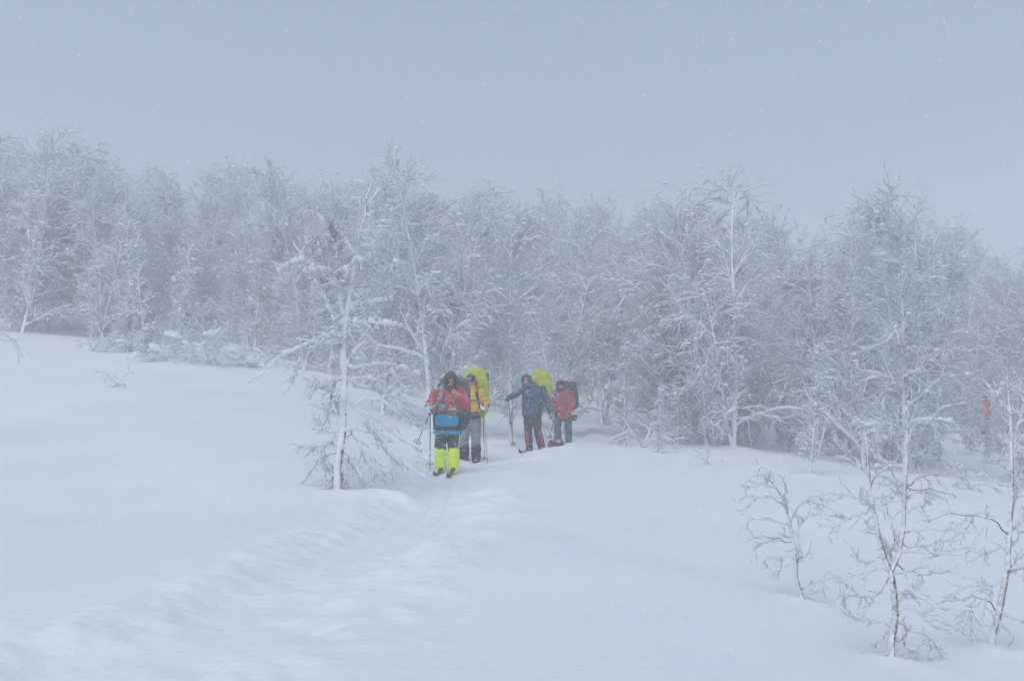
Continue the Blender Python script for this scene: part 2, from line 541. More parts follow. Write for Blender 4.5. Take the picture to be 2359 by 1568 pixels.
# ---- trees drawn limb by limb (their limbs are unprojected at the tree's own distance)
def limb_tree(seed, Y, conv, stems, limbs, r0, tw=1.0, snow_w=1.0, droop=0.07, levels=2, depth=0.7, cover=0.8, plaster=0.0, limb_snow=1.0, extra=4, n2=7, n3=4, low_bare=1.0):
    """stems / limbs: polylines in picture coordinates; limbs attach to the nearest built wood."""
    rng = np.random.default_rng(seed)
    b = at(*conv(*stems[0][0]), Y)
    base = np.array((b[0], b[1], gz(b[0], b[1])))
    def local(poly, K):
        q = np.array([at(*conv(*p), Y) for p in poly])
        q = resample(q, K)
        # round the corners a little
        for _ in range(2):
            q[1:-1] = 0.5 * q[1:-1] + 0.25 * (q[2:] + q[:-2])
        q[:, 2] -= base[2]; q[:, 0] -= base[0]; q[:, 1] = 0
        return q
    built, brad = [], []
    trunk, crown, snow = Geo(), Geo(), Geo()
    TP, TR = [], []
    for i, st in enumerate(stems):
        q = local(st, 18)
        L = np.linalg.norm(q[-1] - q[0])
        if i == 0:
            q[0, 2] = min(q[0, 2], 0) - 0.15
            r = r0 * np.linspace(1.15, 0.20, 18)
            y0 = 0
            q[:, 1] = 0.10 * L * np.sin(np.linspace(0, 2.4, 18)) * rng.uniform(-1, 1)
        else:
            A = np.concatenate(built); AR = np.concatenate(brad)
            j = np.argmin(((A[:, [0, 2]] - q[0, [0, 2]]) ** 2).sum(-1))
            r = AR[j] * 0.95 * np.linspace(1, 0.3, 18)
            q[:, 1] = A[j, 1] + rng.uniform(-0.35, 0.35) * L * np.linspace(0, 1, 18)
        q[1:-1] += rng.normal(size=(16, 3)) * r0 * (0.15 if extra < 6 else 0.32)
        built.append(q); brad.append(r); TP.append(q); TR.append(r)
    tubes(trunk, np.array(TP), np.array(TR), 10)
    LP, LR = [], []
    for lb in limbs:
        q = local(lb, 12)
        L = np.linalg.norm(q[-1] - q[0]) + 1e-6
        A = np.concatenate(built); AR = np.concatenate(brad)
        j = np.argmin(((A[:, [0, 2]] - q[0, [0, 2]]) ** 2).sum(-1))
        gap = np.linalg.norm(A[j, [0, 2]] - q[0, [0, 2]])
        q[0] = np.where(gap < 0.35, A[j], q[0])
        rr = min(max(AR[j] * 0.45, 0.005 * tw), 0.010 * tw) * np.linspace(1, 0.35, 12)
        q[:, 1] = A[j, 1] + rng.uniform(-depth, depth) * L * np.linspace(0, 1, 12) ** 1.2
        q[1:-1] += rng.normal(size=(10, 3)) * 0.008
        built.append(q); brad.append(rr); LP.append(q); LR.append(rr)
    LP, LR = np.array(LP), np.array(LR)
    # extra limbs towards and away from the viewer so that the tree is round
    EP, ER = grow(np.array(TP), np.array(TR), extra, 0.25, 0.9, (0.7, 1.2), (0.16 if extra < 6 else 0.12) * np.ptp(TP[0][:, 2]), 12, 0.03, 0.12, rng, 0.4, 0.4, 0.005 * tw, 0.2, 0)
    ER = np.minimum(ER, 0.008 * tw)
    LP = np.concatenate([LP, EP]); LR = np.concatenate([LR, ER])
    tubes(crown, LP, LR, 6)
    len1 = np.linalg.norm(np.diff(LP, axis=1), axis=2).sum(1)
    m = float(np.mean(len1))
    P2, R2 = grow(LP, LR, n2, 0.15, 1.0, (0.35, 0.85), 0.42 * m, 8, droop, 0.13, rng, 0.45, 0.5, 0.0027 * tw, 0.08, -0.02)
    P3, R3 = grow(P2, R2, n3, 0.15, 1.0, (0.3, 0.8), 0.20 * m, 6, droop * 1.2, 0.12, rng, 0.35, 0.7, 0.0021 * tw, 0.0, -0.02)
    tubes(crown, P2, R2, 4); tubes(crown, P3, R3, 3)
    if levels > 2:
        P4, R4 = grow(P3, R3, 2, 0.2, 1.0, (0.3, 0.8), 0.10 * m, 4, droop * 1.5, 0.12, rng, 0.3, 0.75, 0.0019 * tw, 0.0, -0.02)
        tubes(crown, P4, R4, 3)
        snow_caps(snow, P4, R4, 0.007 * snow_w, rng, cover * 0.7, 3, 0.8)
    LQ = np.array([resample(q, 26) for q in LP]); LQR = np.array([np.interp(np.linspace(0, 1, 26), np.linspace(0, 1, 12), r) for r in LR])
    Ht = np.ptp(TP[0][:, 2])
    def bare(P): return low_bare + (1 - low_bare) * np.clip((P[:, 0, 2] / Ht - 0.18) / 0.35, 0, 1)   # wind keeps the lowest limbs bare
    snow_caps(snow, LQ, LQR, 0.026 * snow_w * limb_snow * bare(LQ), rng, 0.92, 6, 0.5)
    snow_caps(snow, P2, R2, 0.011 * snow_w * bare(P2), rng, cover, 5, 0.9)
    snow_caps(snow, P3, R3, 0.008 * snow_w * bare(P3), rng, cover * 0.8, 3, 0.85)
    if plaster:
        for q, r in zip(TP, TR):
            K2 = 60
            qq = resample(q, K2); rr = np.interp(np.linspace(0, 1, K2), np.linspace(0, 1, 18), r)
            t = np.linspace(0, 1, K2)
            lump = 0.35 + 1.3 * rng.random(K2) ** 1.5 * (rng.random(K2) < 0.8)
            th = (rr * 0.75 + plaster * lump * np.clip(0.5 + 0.9 * (qq[:, 2] / np.ptp(TP[0][:, 2]) - 0.15), 0.5, 1.0)) * np.clip((0.90 - t) / 0.12, 0, 1) + 0.001
            tubes(snow, (qq + np.array([-0.6, -0.45, 0.1]) * (rr * 0.5)[:, None])[None], th[None], 9)
    for q, r in zip(TP, TR):
        k = rng.integers(2, 17, 60); fr = rng.random(60)[:, None]
        c = q[k] * (1 - fr) + q[k - 1] * fr + nrm(np.array([-0.55, -0.4, 0.2])) * (r[k] * 0.6)[:, None]
        clumps(snow, c, r[k] * 0.75 + 0.006 * snow_w, rng, 1.6)
    c = LP[:, 1:9:3].reshape(-1, 3) + np.array([0, 0, 0.012])
    c = c[rng.random(len(c)) < 0.5]
    clumps(snow, c, (0.012 + 0.022 * rng.random(len(c)) ** 2) * snow_w, rng, 0.6)
    return base, (trunk.mesh('trunk'), crown.mesh('crown'), snow.mesh('snow_load'))

FULL = 1.2629
def conv_crop(x0, y0, s): return lambda cx, cy: ((x0 + cx / s) / FULL, (y0 + cy / s) / FULL)
CA, CB = conv_crop(750, 900, 2.85), conv_crop(750, 480, 3.016)
def b2a(cx, cy):                # crop B coordinates expressed in crop A
    return ((cx / 3.016) * 2.85, ((480 + cy / 3.016) - 900) * 2.85)
def Bp(*pts): return [b2a(*p) for p in pts]

NEAR_MATS = (M_TRUNK_NEAR, M_TWIG_NEAR, M_SNOW)
# the lone birch left of the skiers
base, ms = limb_tree(101, 21.4, CA,
    [[(672, 1500), (668, 1300), (690, 1050), (692, 850), (705, 700), (715, 550), (705, 450), (690, 250), (680, 50)] + Bp((740, 1330), (760, 1200), (800, 1060), (835, 900), (855, 780), (885, 650), (872, 590), (885, 480), (905, 390), (930, 280), (965, 190), (1005, 100)),
     Bp((735, 1380), (705, 1200), (690, 1080), (650, 970), (570, 910), (450, 860), (370, 790), (265, 655)),
     Bp((690, 1080), (700, 1000), (672, 880), (660, 800), (625, 660), (590, 540))],
    [Bp((840, 810), (800, 740), (760, 650), (715, 615), (610, 510), (520, 440), (455, 370)),
     Bp((715, 615), (640, 520), (570, 410)), Bp((905, 390), (1000, 250), (1100, 150)), Bp((885, 600), (960, 520), (1160, 330)),
     Bp((840, 910), (920, 915), (1000, 895)), Bp((830, 1045), (940, 1050), (1030, 1035)), Bp((790, 1215), (930, 1200), (1160, 1155)), Bp((760, 1370), (950, 1370), (1210, 1395)),
     Bp((870, 800), (930, 830), (980, 780)), Bp((660, 800), (690, 720), (700, 640)), Bp((650, 970), (560, 1000), (470, 1010)), Bp((690, 1250), (620, 1240), (480, 1290)),
     Bp((705, 1440), (640, 1300), (560, 1160), (480, 1000)), Bp((650, 960), (600, 900), (560, 870)), Bp((820, 1130), (900, 1180), (980, 1240)), Bp((700, 1180), (640, 1150), (570, 1180)),
     [(660, 300), (580, 280), (440, 250), (330, 300), (180, 380), (80, 490), (10, 570)], [(330, 300), (350, 390), (310, 470), (280, 590), (230, 600)], [(180, 380), (90, 400), (0, 380)], [(440, 250), (470, 350), (490, 430)],
     [(580, 280), (600, 380), (580, 470), (570, 520)], [(690, 200), (610, 200), (520, 210), (430, 240)], [(700, 400), (640, 180), (590, 20)],
     [(705, 490), (740, 410), (850, 270), (880, 190)], [(705, 500), (760, 480), (900, 450), (1080, 460), (1200, 470), (1320, 540)], [(900, 450), (900, 550), (1000, 650), (1060, 720)], [(1080, 460), (1110, 560), (1180, 640)],
     [(740, 410), (900, 420), (1010, 430), (1150, 360), (1330, 340)], [(710, 620), (860, 650), (1000, 690), (1120, 740), (1250, 790), (1400, 870)], [(1170, 760), (1200, 870), (1260, 970), (1380, 1000)],
     [(715, 780), (850, 870), (960, 890), (1050, 1000), (1200, 1110), (1400, 1190)], [(820, 740), (900, 740), (1030, 770), (1130, 850), (1180, 900)], [(700, 660), (650, 740), (600, 690), (560, 660)],
     [(800, 880), (960, 1000), (1050, 1100), (1100, 1220), (1240, 1300), (1400, 1390)], [(730, 950), (830, 1150), (900, 1300), (1010, 1440)], [(720, 1110), (800, 1270), (860, 1400)], [(860, 950), (940, 1050), (1030, 1180), (1160, 1320)],
     [(760, 980), (870, 1010), (990, 1070)], [(690, 1250), (740, 1330), (760, 1470)], [(700, 1180), (790, 1350), (870, 1520)], [(850, 1150), (960, 1290), (1060, 1360), (1200, 1380)],
     [(690, 600), (640, 570), (590, 620), (570, 750), (530, 900), (510, 960)], [(590, 620), (640, 700), (690, 745)], [(690, 1010), (560, 1030), (460, 930)], [(570, 740), (620, 800), (660, 850)], [(640, 580), (540, 630), (480, 640), (400, 680)],
     [(650, 1180), (560, 1210), (500, 1240), (450, 1290), (400, 1390), (380, 1420)], [(520, 1240), (590, 1300), (600, 1390), (640, 1480)], [(515, 1250), (540, 1330), (590, 1390)], [(640, 1050), (560, 1130), (520, 1200)], [(560, 1120), (430, 1160), (350, 1125)],
     [(650, 1330), (600, 1400), (560, 1450)], [(660, 1330), (700, 1360), (680, 1430), (710, 1480)], [(700, 900), (610, 860), (500, 810)]],
    0.046, tw=1.0, snow_w=1.25, droop=0.02, levels=2, depth=0.45, cover=0.85, plaster=0.036, limb_snow=1.4, extra=9, n2=9, n3=4, low_bare=0.65)
MAIN_TREE_BASE = base
tree_thing(ms, base, 0, 1, 'lone leaning birch with snow-plastered trunk directly left of the skiers', mats=(M_TRUNK_LONE, M_TWIG_RIMED, M_SNOW))

CC = conv_crop(2400, 1150, 1.889)
base, ms = limb_tree(102, 11.6, CC,
    [[(350, 1505), (352, 1400), (366, 1250), (375, 1080), (350, 980), (320, 920), (290, 850), (270, 750), (238, 650), (225, 520), (215, 400), (222, 270), (205, 225)],
     [(345, 950), (385, 890), (410, 780), (420, 650), (430, 500), (436, 380), (442, 280), (456, 150), (452, 60)],
     [(440, 300), (465, 200), (500, 115), (540, 75)]],
    [[(218, 420), (180, 390), (100, 350), (20, 320)], [(222, 400), (300, 380), (360, 370), (440, 385)], [(420, 490), (345, 390), (270, 310), (190, 190)], [(430, 500), (520, 440), (680, 430)], [(432, 510), (550, 505), (680, 535)],
     [(430, 560), (510, 520), (620, 545), (680, 580)], [(425, 640), (500, 610), (600, 600)], [(410, 760), (440, 735), (600, 725), (720, 730)], [(415, 830), (560, 815), (690, 780)], [(412, 845), (550, 855), (700, 850)], [(440, 980), (520, 890), (640, 840), (690, 830)],
     [(400, 950), (500, 970), (630, 935)], [(232, 640), (100, 672), (0, 660)], [(100, 672), (40, 705), (0, 715)], [(238, 600), (190, 585), (100, 540), (10, 525)], [(345, 850), (290, 740), (235, 690)], [(310, 935), (200, 960), (80, 1020), (-10, 1100)],
     [(280, 870), (210, 920), (105, 860)], [(80, 1020), (40, 990), (0, 995)], [(80, 1020), (50, 1060), (60, 1130)], [(345, 950), (330, 1040), (270, 1115), (150, 1110)], [(400, 940), (430, 1000), (425, 1070), (520, 1120), (600, 1130), (700, 1120)], [(100, 1040), (160, 1080), (250, 1100)],
     [(378, 1160), (480, 1160), (545, 1250), (600, 1262), (700, 1200)], [(545, 1190), (650, 1240), (720, 1300)], [(372, 1240), (430, 1250), (450, 1300), (430, 1340)], [(375, 1320), (430, 1370), (490, 1400), (540, 1345)], [(500, 1290), (600, 1350), (650, 1420), (715, 1475)],
     [(365, 1250), (300, 1230), (200, 1243), (100, 1205)], [(360, 1260), (300, 1350), (270, 1395)], [(360, 1460), (450, 1440), (490, 1400)], [(370, 1490), (480, 1470), (560, 1460), (650, 1430)], [(345, 950), (360, 900), (330, 800), (300, 760)], [(425, 590), (380, 530), (340, 500)],
     [(232, 620), (300, 590), (350, 560), (380, 500)], [(255, 700), (290, 640), (340, 590), (345, 540)], [(222, 300), (260, 180), (270, 0)], [(400, 850), (370, 780), (350, 620)], [(440, 400), (500, 340), (570, 330)], [(375, 1080), (420, 1070), (560, 1130)], [(350, 1390), (320, 1440), (290, 1490)]],
    0.029, tw=0.58, snow_w=0.46, droop=0.01, depth=0.8, cover=0.88, n2=4, n3=3)
tree_thing(ms, base, 0, 1, 'small forked birch nearest the viewer with peeling pinkish trunk and bare twigs', mats=NEAR_MATS)

base, ms = limb_tree(103, 12.3, CC,
    [[(905, 1390), (925, 1270), (945, 1180), (990, 1010), (990, 880), (985, 780), (1010, 640), (1005, 500), (1012, 380), (1000, 270), (1000, 180), (990, 60), (985, -150)],
     [(1015, 320), (1030, 240), (1048, 170), (1095, 50), (1120, -80)]],
    [[(985, 780), (955, 730), (935, 690), (890, 660), (750, 640), (650, 630), (520, 620), (450, 660)], [(910, 640), (840, 690), (800, 850), (790, 880)], [(760, 640), (740, 720), (700, 760)], [(880, 655), (830, 620), (780, 640), (700, 720)], [(975, 825), (880, 880), (800, 850)],
     [(1000, 970), (1050, 940), (1092, 970)], [(1010, 740), (1050, 680), (1090, 655)], [(1003, 500), (940, 480), (880, 450), (800, 430)], [(1005, 420), (930, 370), (860, 340)], [(975, 1010), (880, 1040), (780, 1015), (700, 1030), (620, 1090)], [(940, 1170), (880, 1110), (820, 1090), (780, 1140), (800, 1200), (830, 1255)],
     [(820, 1090), (740, 1120), (650, 1130), (560, 1190)], [(860, 1100), (870, 1160), (915, 1225)], [(780, 1130), (730, 1200), (720, 1290)], [(790, 1160), (760, 1230), (780, 1290)], [(950, 1180), (1030, 1230), (1092, 1200)], [(1015, 620), (1050, 500), (1092, 390)], [(985, 860), (1040, 800), (1092, 750)], [(1005, 560), (1040, 470), (1060, 380)],
     [(998, 250), (960, 150), (930, 60)], [(1000, 300), (1060, 320), (1120, 330)], [(995, 120), (950, 40), (930, -60)], [(990, 940), (1040, 900), (1100, 820)], [(935, 1240), (980, 1290), (1000, 1310)], [(900, 1120), (920, 1060), (895, 1040)]],
    0.028, tw=0.58, snow_w=0.46, droop=0.035, depth=0.8, cover=0.88, n2=4, n3=3)
tree_thing(ms, base, 0, 1, 'young birch at the right edge with a long arching limb of hanging twigs', mats=NEAR_MATS)

CD = conv_crop(2100, 1150, 1.8895)
base, ms = limb_tree(104, 13.4, CD,
    [[(458, 1155), (432, 1080), (405, 1010), (415, 940), (400, 820), (390, 720), (370, 640), (348, 585), (300, 495), (245, 440), (205, 405), (160, 415)]],
    [[(352, 590), (355, 520), (330, 445)], [(300, 480), (280, 420), (215, 385)], [(335, 600), (280, 560), (180, 560), (90, 625)], [(310, 510), (220, 490), (120, 498)], [(393, 690), (430, 590), (500, 545), (650, 525), (750, 585)], [(500, 545), (560, 580), (620, 580)], [(430, 590), (500, 580), (570, 640)],
     [(392, 730), (300, 690), (220, 670), (140, 695)], [(392, 825), (320, 790), (260, 775), (180, 770), (120, 795)], [(300, 790), (200, 830), (155, 890)], [(413, 945), (440, 850), (450, 720), (440, 640), (410, 630)], [(418, 940), (465, 890), (440, 850)], [(405, 890), (330, 890), (255, 895), (220, 965)], [(330, 890), (340, 930), (318, 985)],
     [(425, 1070), (470, 1045), (550, 1022), (640, 1010)], [(445, 1110), (520, 1085), (600, 1060)], [(440, 1125), (400, 1125), (388, 1150)], [(180, 560), (130, 550), (92, 565)], [(450, 730), (480, 680), (500, 650)]],
    0.017, tw=0.56, snow_w=0.44, droop=0.025, depth=0.7, cover=0.88, n2=4, n3=3)
tree_thing(ms, base, 0, 1, 'short bent sapling arching left over open snow, before the forked birch', mats=NEAR_MATS)

# ---- forest prototypes
FOREST = [forest_tree(200 + i, h, st, sp, de, weep=we, lean0=le) for i, (h, st, sp, de, we, le) in enumerate(
    [(8.6, 1, 0.80, 1.15, 0.6, 0.04), (8.0, 2, 1.0, 1.1, 1.0, 0.10), (7.4, 1, 1.15, 1.2, 1.5, 0.05), (7.8, 3, 0.95, 1.0, 0.8, 0.12), (9.2, 2, 0.78, 1.05, 1.3, 0.04), (6.8, 1, 1.2, 1.2, 0.5, 0.20), (7.2, 2, 1.05, 1.15, 1.7, 0.14), (6.6, 3, 0.9, 1.0, 0.4, 0.08)])]
FOREST_H = [8.6, 8.0, 7.4, 7.8, 9.2, 6.8, 7.2, 6.6]
SLIM = [forest_tree(300 + i, h, 1, 0.8, 0.9, slender=True) for i, h in enumerate([5.0, 4.2, 5.6])]
SLIM_H = [5.0, 4.2, 5.6]

PLACED = []
def place(u, v, Y, topv, var, label, slim=False, group=None, rz=None):
    p = on_ground(u, v, Y)
    h = (v - topv) / FPX * Y
    lib, hs = (SLIM, SLIM_H) if slim else (FOREST, FOREST_H)
    PLACED.append((p[0], p[1], 1.3))
    return tree_thing(lib[var], p, random.random() * 6.28 if rz is None else rz, h / hs[var], label, group)

# trees one can single out
place(1000, 985, 34, 385, 1, 'tall birch with white forked limbs rising right behind the first skier')
place(880, 960, 36, 560, 2, 'broad dark-twigged birch close behind the lone leaning birch')
place(1175, 978, 35, 470, 0, 'slim birch with a straight pale trunk between the two pairs of skiers')
place(1105, 900, 44, 745, 5, 'short snowy birch sapling above the yellow-jacketed skier')
place(1290, 930, 42, 560, 3, 'bushy birch directly behind the red-jacketed skier with the dark pack')
place(1388, 915, 46, 470, 1, 'pale straight-trunked birch right of the skiers at the clearing edge')
place(1437, 995, 36, 750, 1, 'thin young birch standing alone in the open right of the skiers', slim=True)
place(1690, 1030, 35, 395, 4, 'tallest heavily loaded birch on the crest, white limbs hanging to its left')
place(1610, 985, 43, 560, 5, 'birch with a thick bent snowy bough left of the tallest loaded birch')
place(1865, 1102, 27.5, 800, 0, 'small white birch sapling with snow-caked fork on the crest', slim=True)
place(1520, 1050, 31, 890, 1, 'low twiggy sapling half buried in front of the tallest loaded birch', slim=True)
place(2085, 1060, 31, 445, 0, 'tall straight birch with a bare dark tip above the forked foreground birch')
place(1990, 1060, 33, 560, 2, 'spreading birch just left of the tall dark-tipped birch')
place(1880, 1050, 38, 590, 6, 'rounded birch in the gap between the two tallest crest trees')
place(2100, 1060, 37, 490, 1, 'dense birch between the dark-tipped birch and the half hidden red figure')
place(2470, 1060, 35, 500, 3, 'wide birch cut off by the right edge of the wood')
place(2050, 1045, 41, 560, 5, 'grey birch behind the tall dark-tipped birch, leaning over the hollow')
place(338, 832, 43, 540, 0, 'thin dark-stemmed birch standing out in front of the left wood', slim=True)
place(585, 808, 48, 520, 2, 'slender pale birch pair at the left wood edge above the snow mounds', slim=True)
place(430, 815, 47, 560, 1, 'feathery young birch just behind the snow-buried bushes', slim=True)
place(700, 850, 44, 620, 6, 'low spreading birch at the wood edge left of the lone birch')
place(100, 735, 60, 330, 2, 'big rounded hazy birch in the far left corner of the wood')
place(200, 738, 62, 345, 3, 'second big birch from the left edge of the wood')
place(20, 745, 58, 320, 1, 'hazy birch cut off by the left edge of the picture, above bare twigs')

# the rest of the wood: stands nobody could tell apart, tree by tree
ZONES = [  # u0, u1, Y0, Y1, count, height in metres, label
    (-150, 760, 52, 92, 58, (4.4, 7.6), 'hazy snow-laden birch in the close stand of the left wood', 'birches of the left wood'),
    (700, 1500, 46, 98, 66, (4.2, 7.6), 'snow-laden birch in the dense wood behind the skiers', 'birches of the wood behind the skiers'),
    (1450, 2520, 40, 92, 66, (4.2, 7.8), 'grey snow-laden birch in the dense wood on the right', 'birches of the right wood')]
zr = np.random.default_rng(55)
for u0, u1, Y0, Y1, cnt, (h0, h1), lab, grp in ZONES:
    got, tries = 0, 0
    while got < cnt and tries < 6000:
        tries += 1
        u = zr.uniform(u0, u1)
        Y = Y0 + (Y1 - Y0) * zr.random() ** 1.25
        x = (u - 1179) / FPX * Y
        if any((x - a) ** 2 + (Y - b) ** 2 < c * c for a, b, c in PLACED): continue
        if grp == 'birches of the wood behind the skiers' and Y < 60 and abs(u - 1400) < 130: continue
        if grp == 'birches of the right wood' and abs(u - 1890) < 60 and Y > 46: continue
        if abs(u - 2275) < 150 and Y < 61: continue
        if track_dist(np.array([x]), np.array([Y]))[0][0] < 2.0: continue
        PLACED.append((x, Y, 1.9))
        v = zr.integers(0, len(FOREST))
        h = zr.uniform(h0, h1) * (0.92 + 0.28 * (Y - Y0) / (Y1 - Y0))
        tree_thing(FOREST[v], (x, Y, gz(x, Y)), zr.random() * 6.28, h / FOREST_H[v], lab, grp)
        got += 1
    print('zone', grp, got)

# undergrowth that closes the wood down to the snow
UNDER = [(-60, 700, 50, 62, 20, 'snow-furred sapling in the undergrowth of the left wood', 'saplings under the left wood'),
         (760, 1340, 41, 58, 16, 'snow-furred sapling in the undergrowth behind the skiers', 'saplings behind the skiers'),
         (1480, 2420, 37, 56, 26, 'snow-furred sapling in the undergrowth of the right wood', 'saplings under the right wood')]
for u0, u1, Y0, Y1, cnt, lab, grp in UNDER:
    got = 0
    while got < cnt:
        u = zr.uniform(u0, u1); Y = zr.uniform(Y0, Y1); x = (u - 1179) / FPX * Y
        if any((x - a) ** 2 + (Y - b) ** 2 < 0.5 for a, b, c in PLACED): continue
        if abs(u - 2268) < 90 or track_dist(np.array([x]), np.array([Y]))[0][0] < 1.6: continue
        PLACED.append((x, Y, 0.8)); v = zr.integers(0, 3)
        tree_thing(SLIM[v], (x, Y, gz(x, Y) - 0.1), zr.random() * 6.28, zr.uniform(1.4, 2.9) / SLIM_H[v], lab, grp, name='birch_sapling')
        got += 1

for u, v, Y, sc in ((2238, 1000, 50, 2.8), (2304, 1000, 48, 3.0), (2272, 1010, 46, 1.6), (2258, 1005, 52, 2.5), (2282, 1005, 53, 2.3)):
    q = on_ground(u, v, Y)
    tree_thing(SLIM[int(u) % 3], q - np.array((0, 0, 0.1)), u * 1.7, sc / SLIM_H[int(u) % 3], 'snow-furred sapling in the undergrowth of the right wood', 'saplings under the right wood', name='birch_sapling')

# ---- low growth
def tuft(seed, n, h, arch=0.5):
    rng = np.random.default_rng(seed)
    P = np.zeros((1, 4, 3)); P[0, :, 2] = np.linspace(-0.15, 0.06, 4)
    A, AR = grow(np.repeat(P, n, 0), np.full((n, 4), 0.012), 1, 0.5, 1.0, (0.2, 1.0), h, 8, 0.16 * arch, 0.12, rng, 0.1, 0.5, 0.004)
    B, BR = grow(A, AR, 4, 0.3, 1.0, (0.4, 0.9), h * 0.4, 5, 0.12, 0.14, rng, 0.3, 0.6, 0.0035)
    C_, CR = grow(B, BR, 3, 0.2, 1.0, (0.4, 0.9), h * 0.2, 4, 0.15, 0.14, rng, 0.3, 0.7, 0.003)
    t, s = Geo(), Geo()
    tubes(t, A, AR, 5); tubes(t, B, BR, 4); tubes(t, C_, CR, 3)
    snow_caps(s, A, AR, 0.02, rng, 0.8, 5, 0.7); snow_caps(s, B, BR, 0.012, rng, 0.7, 4, 0.8); snow_caps(s, C_, CR, 0.008, rng, 0.6, 3)
    return None, t.mesh('stems'), s.mesh('snow_load')
def tuft_thing(meshes, loc, rz, sc, label, group=None):
    o = empty('shrub', loc, rz); o.scale = (sc,) * 3
    tag(mesh_obj('stems', meshes[1], M_TWIG_NEAR, o), kind='stuff'); tag(mesh_obj('snow_load', meshes[2], M_SNOW, o), kind='stuff')
    return tag(o, label, 'shrub', group)
TUFTS = [tuft(400 + i, 7, 0.8, a) for i, a in enumerate((1.0, 0.6, 1.4))]
tuft_thing(TUFTS[2], on_ground(270, 888, 33), 0.4, 0.75, 'small bent twig tuft poking out of the open snow on the left')
tuft_thing(TUFTS[1], on_ground(1632, 1070, 29), 1.4, 0.45, 'tiny dark twig tuft in open snow below the tallest loaded birch')
tuft_thing(TUFTS[0], on_ground(215, 800, 46), 2.0, 1.2, 'thin arching shrub left of the dark-stemmed birch')
tuft_thing(TUFTS[1], on_ground(60, 745, 56), 0.2, 1.6, 'dark low shrub under the left edge of the wood')
tuft_thing(TUFTS[0], on_ground(1480, 1030, 33), 3.0, 1.6, 'drooping bare shrub in the open snow right of the thin young birch')
tuft_thing(TUFTS[2], on_ground(2235, 1118, 27), 0.9, 1.0, 'wispy twigs lying on the snow crest under the half hidden figure')

def buried_bush(seed, w, label, loc):
    """Bent birch scrub under heavy cushions of snow."""
    rng = np.random.default_rng(seed)
    o = empty('buried_bush', loc)
    me = tuft(seed, 26, 1.25 * w, 1.1)
    tag(mesh_obj('stems', me[1], M_TWIG, o), kind='stuff'); tag(mesh_obj('snow_load', me[2], M_SNOW, o), kind='stuff')
    for i in range(15):
        bm = bmesh.new()
        bmesh.ops.create_icosphere(bm, subdivisions=3, radius=1.0)
        cx, cy = rng.uniform(-1.1, 1.1) * w, rng.normal() * 0.3 * w
        r = w * rng.uniform(0.05, 0.17)
        zc = rng.uniform(0.0, 0.85) * w * math.exp(-1.5 * (cx / w) ** 2)
        ca, sa = math.cos(cx * 9), math.sin(cx * 9)
        el = rng.uniform(1.0, 1.9)
        for v in bm.verts:
            k = 1 + 0.55 * mnoise.noise(v.co * 1.2 + Vector((i * 3.1, seed, 0))) + 0.22 * mnoise.noise(v.co * 3 + Vector((0, i, 0)))
            x, z = v.co.x * r * el * k, v.co.z * r * (0.8 if v.co.z > 0 else 0.45) * k
            tilt = 0.5 * math.sin(i * 2.3)
            v.co = Vector((x * math.cos(tilt) + cx, v.co.y * r * 1.1 * k + cy, z + x * math.sin(tilt) + zc))
        m = bpy.data.meshes.new('snow_cushion'); bm.to_mesh(m); bm.free()
        for p in m.polygons: p.use_smooth = True
        mesh_obj('snow_cushion', m, M_SNOW, o)
    return tag(o, label, 'bush')
buried_bush(501, 1.15, 'snow-buried bush with the highest rounded white cap, before the left wood', on_ground(480, 828, 42))
buried_bush(502, 1.0, 'low snow-buried bush beside the dark-stemmed birch', on_ground(395, 822, 43))
buried_bush(503, 0.8, 'flat snow-buried bush furthest left of the mounds', on_ground(300, 808, 46))

# twigs reaching in at the left edge belong to a birch standing outside the picture
base, ms = limb_tree(105, 24.0, lambda u, v: (u, v),
    [[(-150, 1010), (-145, 900), (-130, 760), (-120, 600), (-110, 480)]],
    [[(-135, 780), (-90, 740), (-40, 745), (10, 775), (45, 825)], [(-130, 760), (-80, 715), (-20, 720), (38, 755)], [(-140, 830), (-200, 800), (-260, 830)], [(-120, 620), (-60, 590), (-30, 610)], [(-120, 560), (-180, 500), (-210, 470)], [(-132, 700), (-190, 660), (-240, 690)]],
    0.05, tw=1.0, snow_w=1.0, droop=0.06, depth=0.5)
tree_thing(ms, base, 0, 1, 'birch beyond the left edge with only its drooping twig tips showing', mats=NEAR_MATS)

# ------------------------------------------------------------------ people: modelling helpers
def v3(*a): return np.array(a, float)

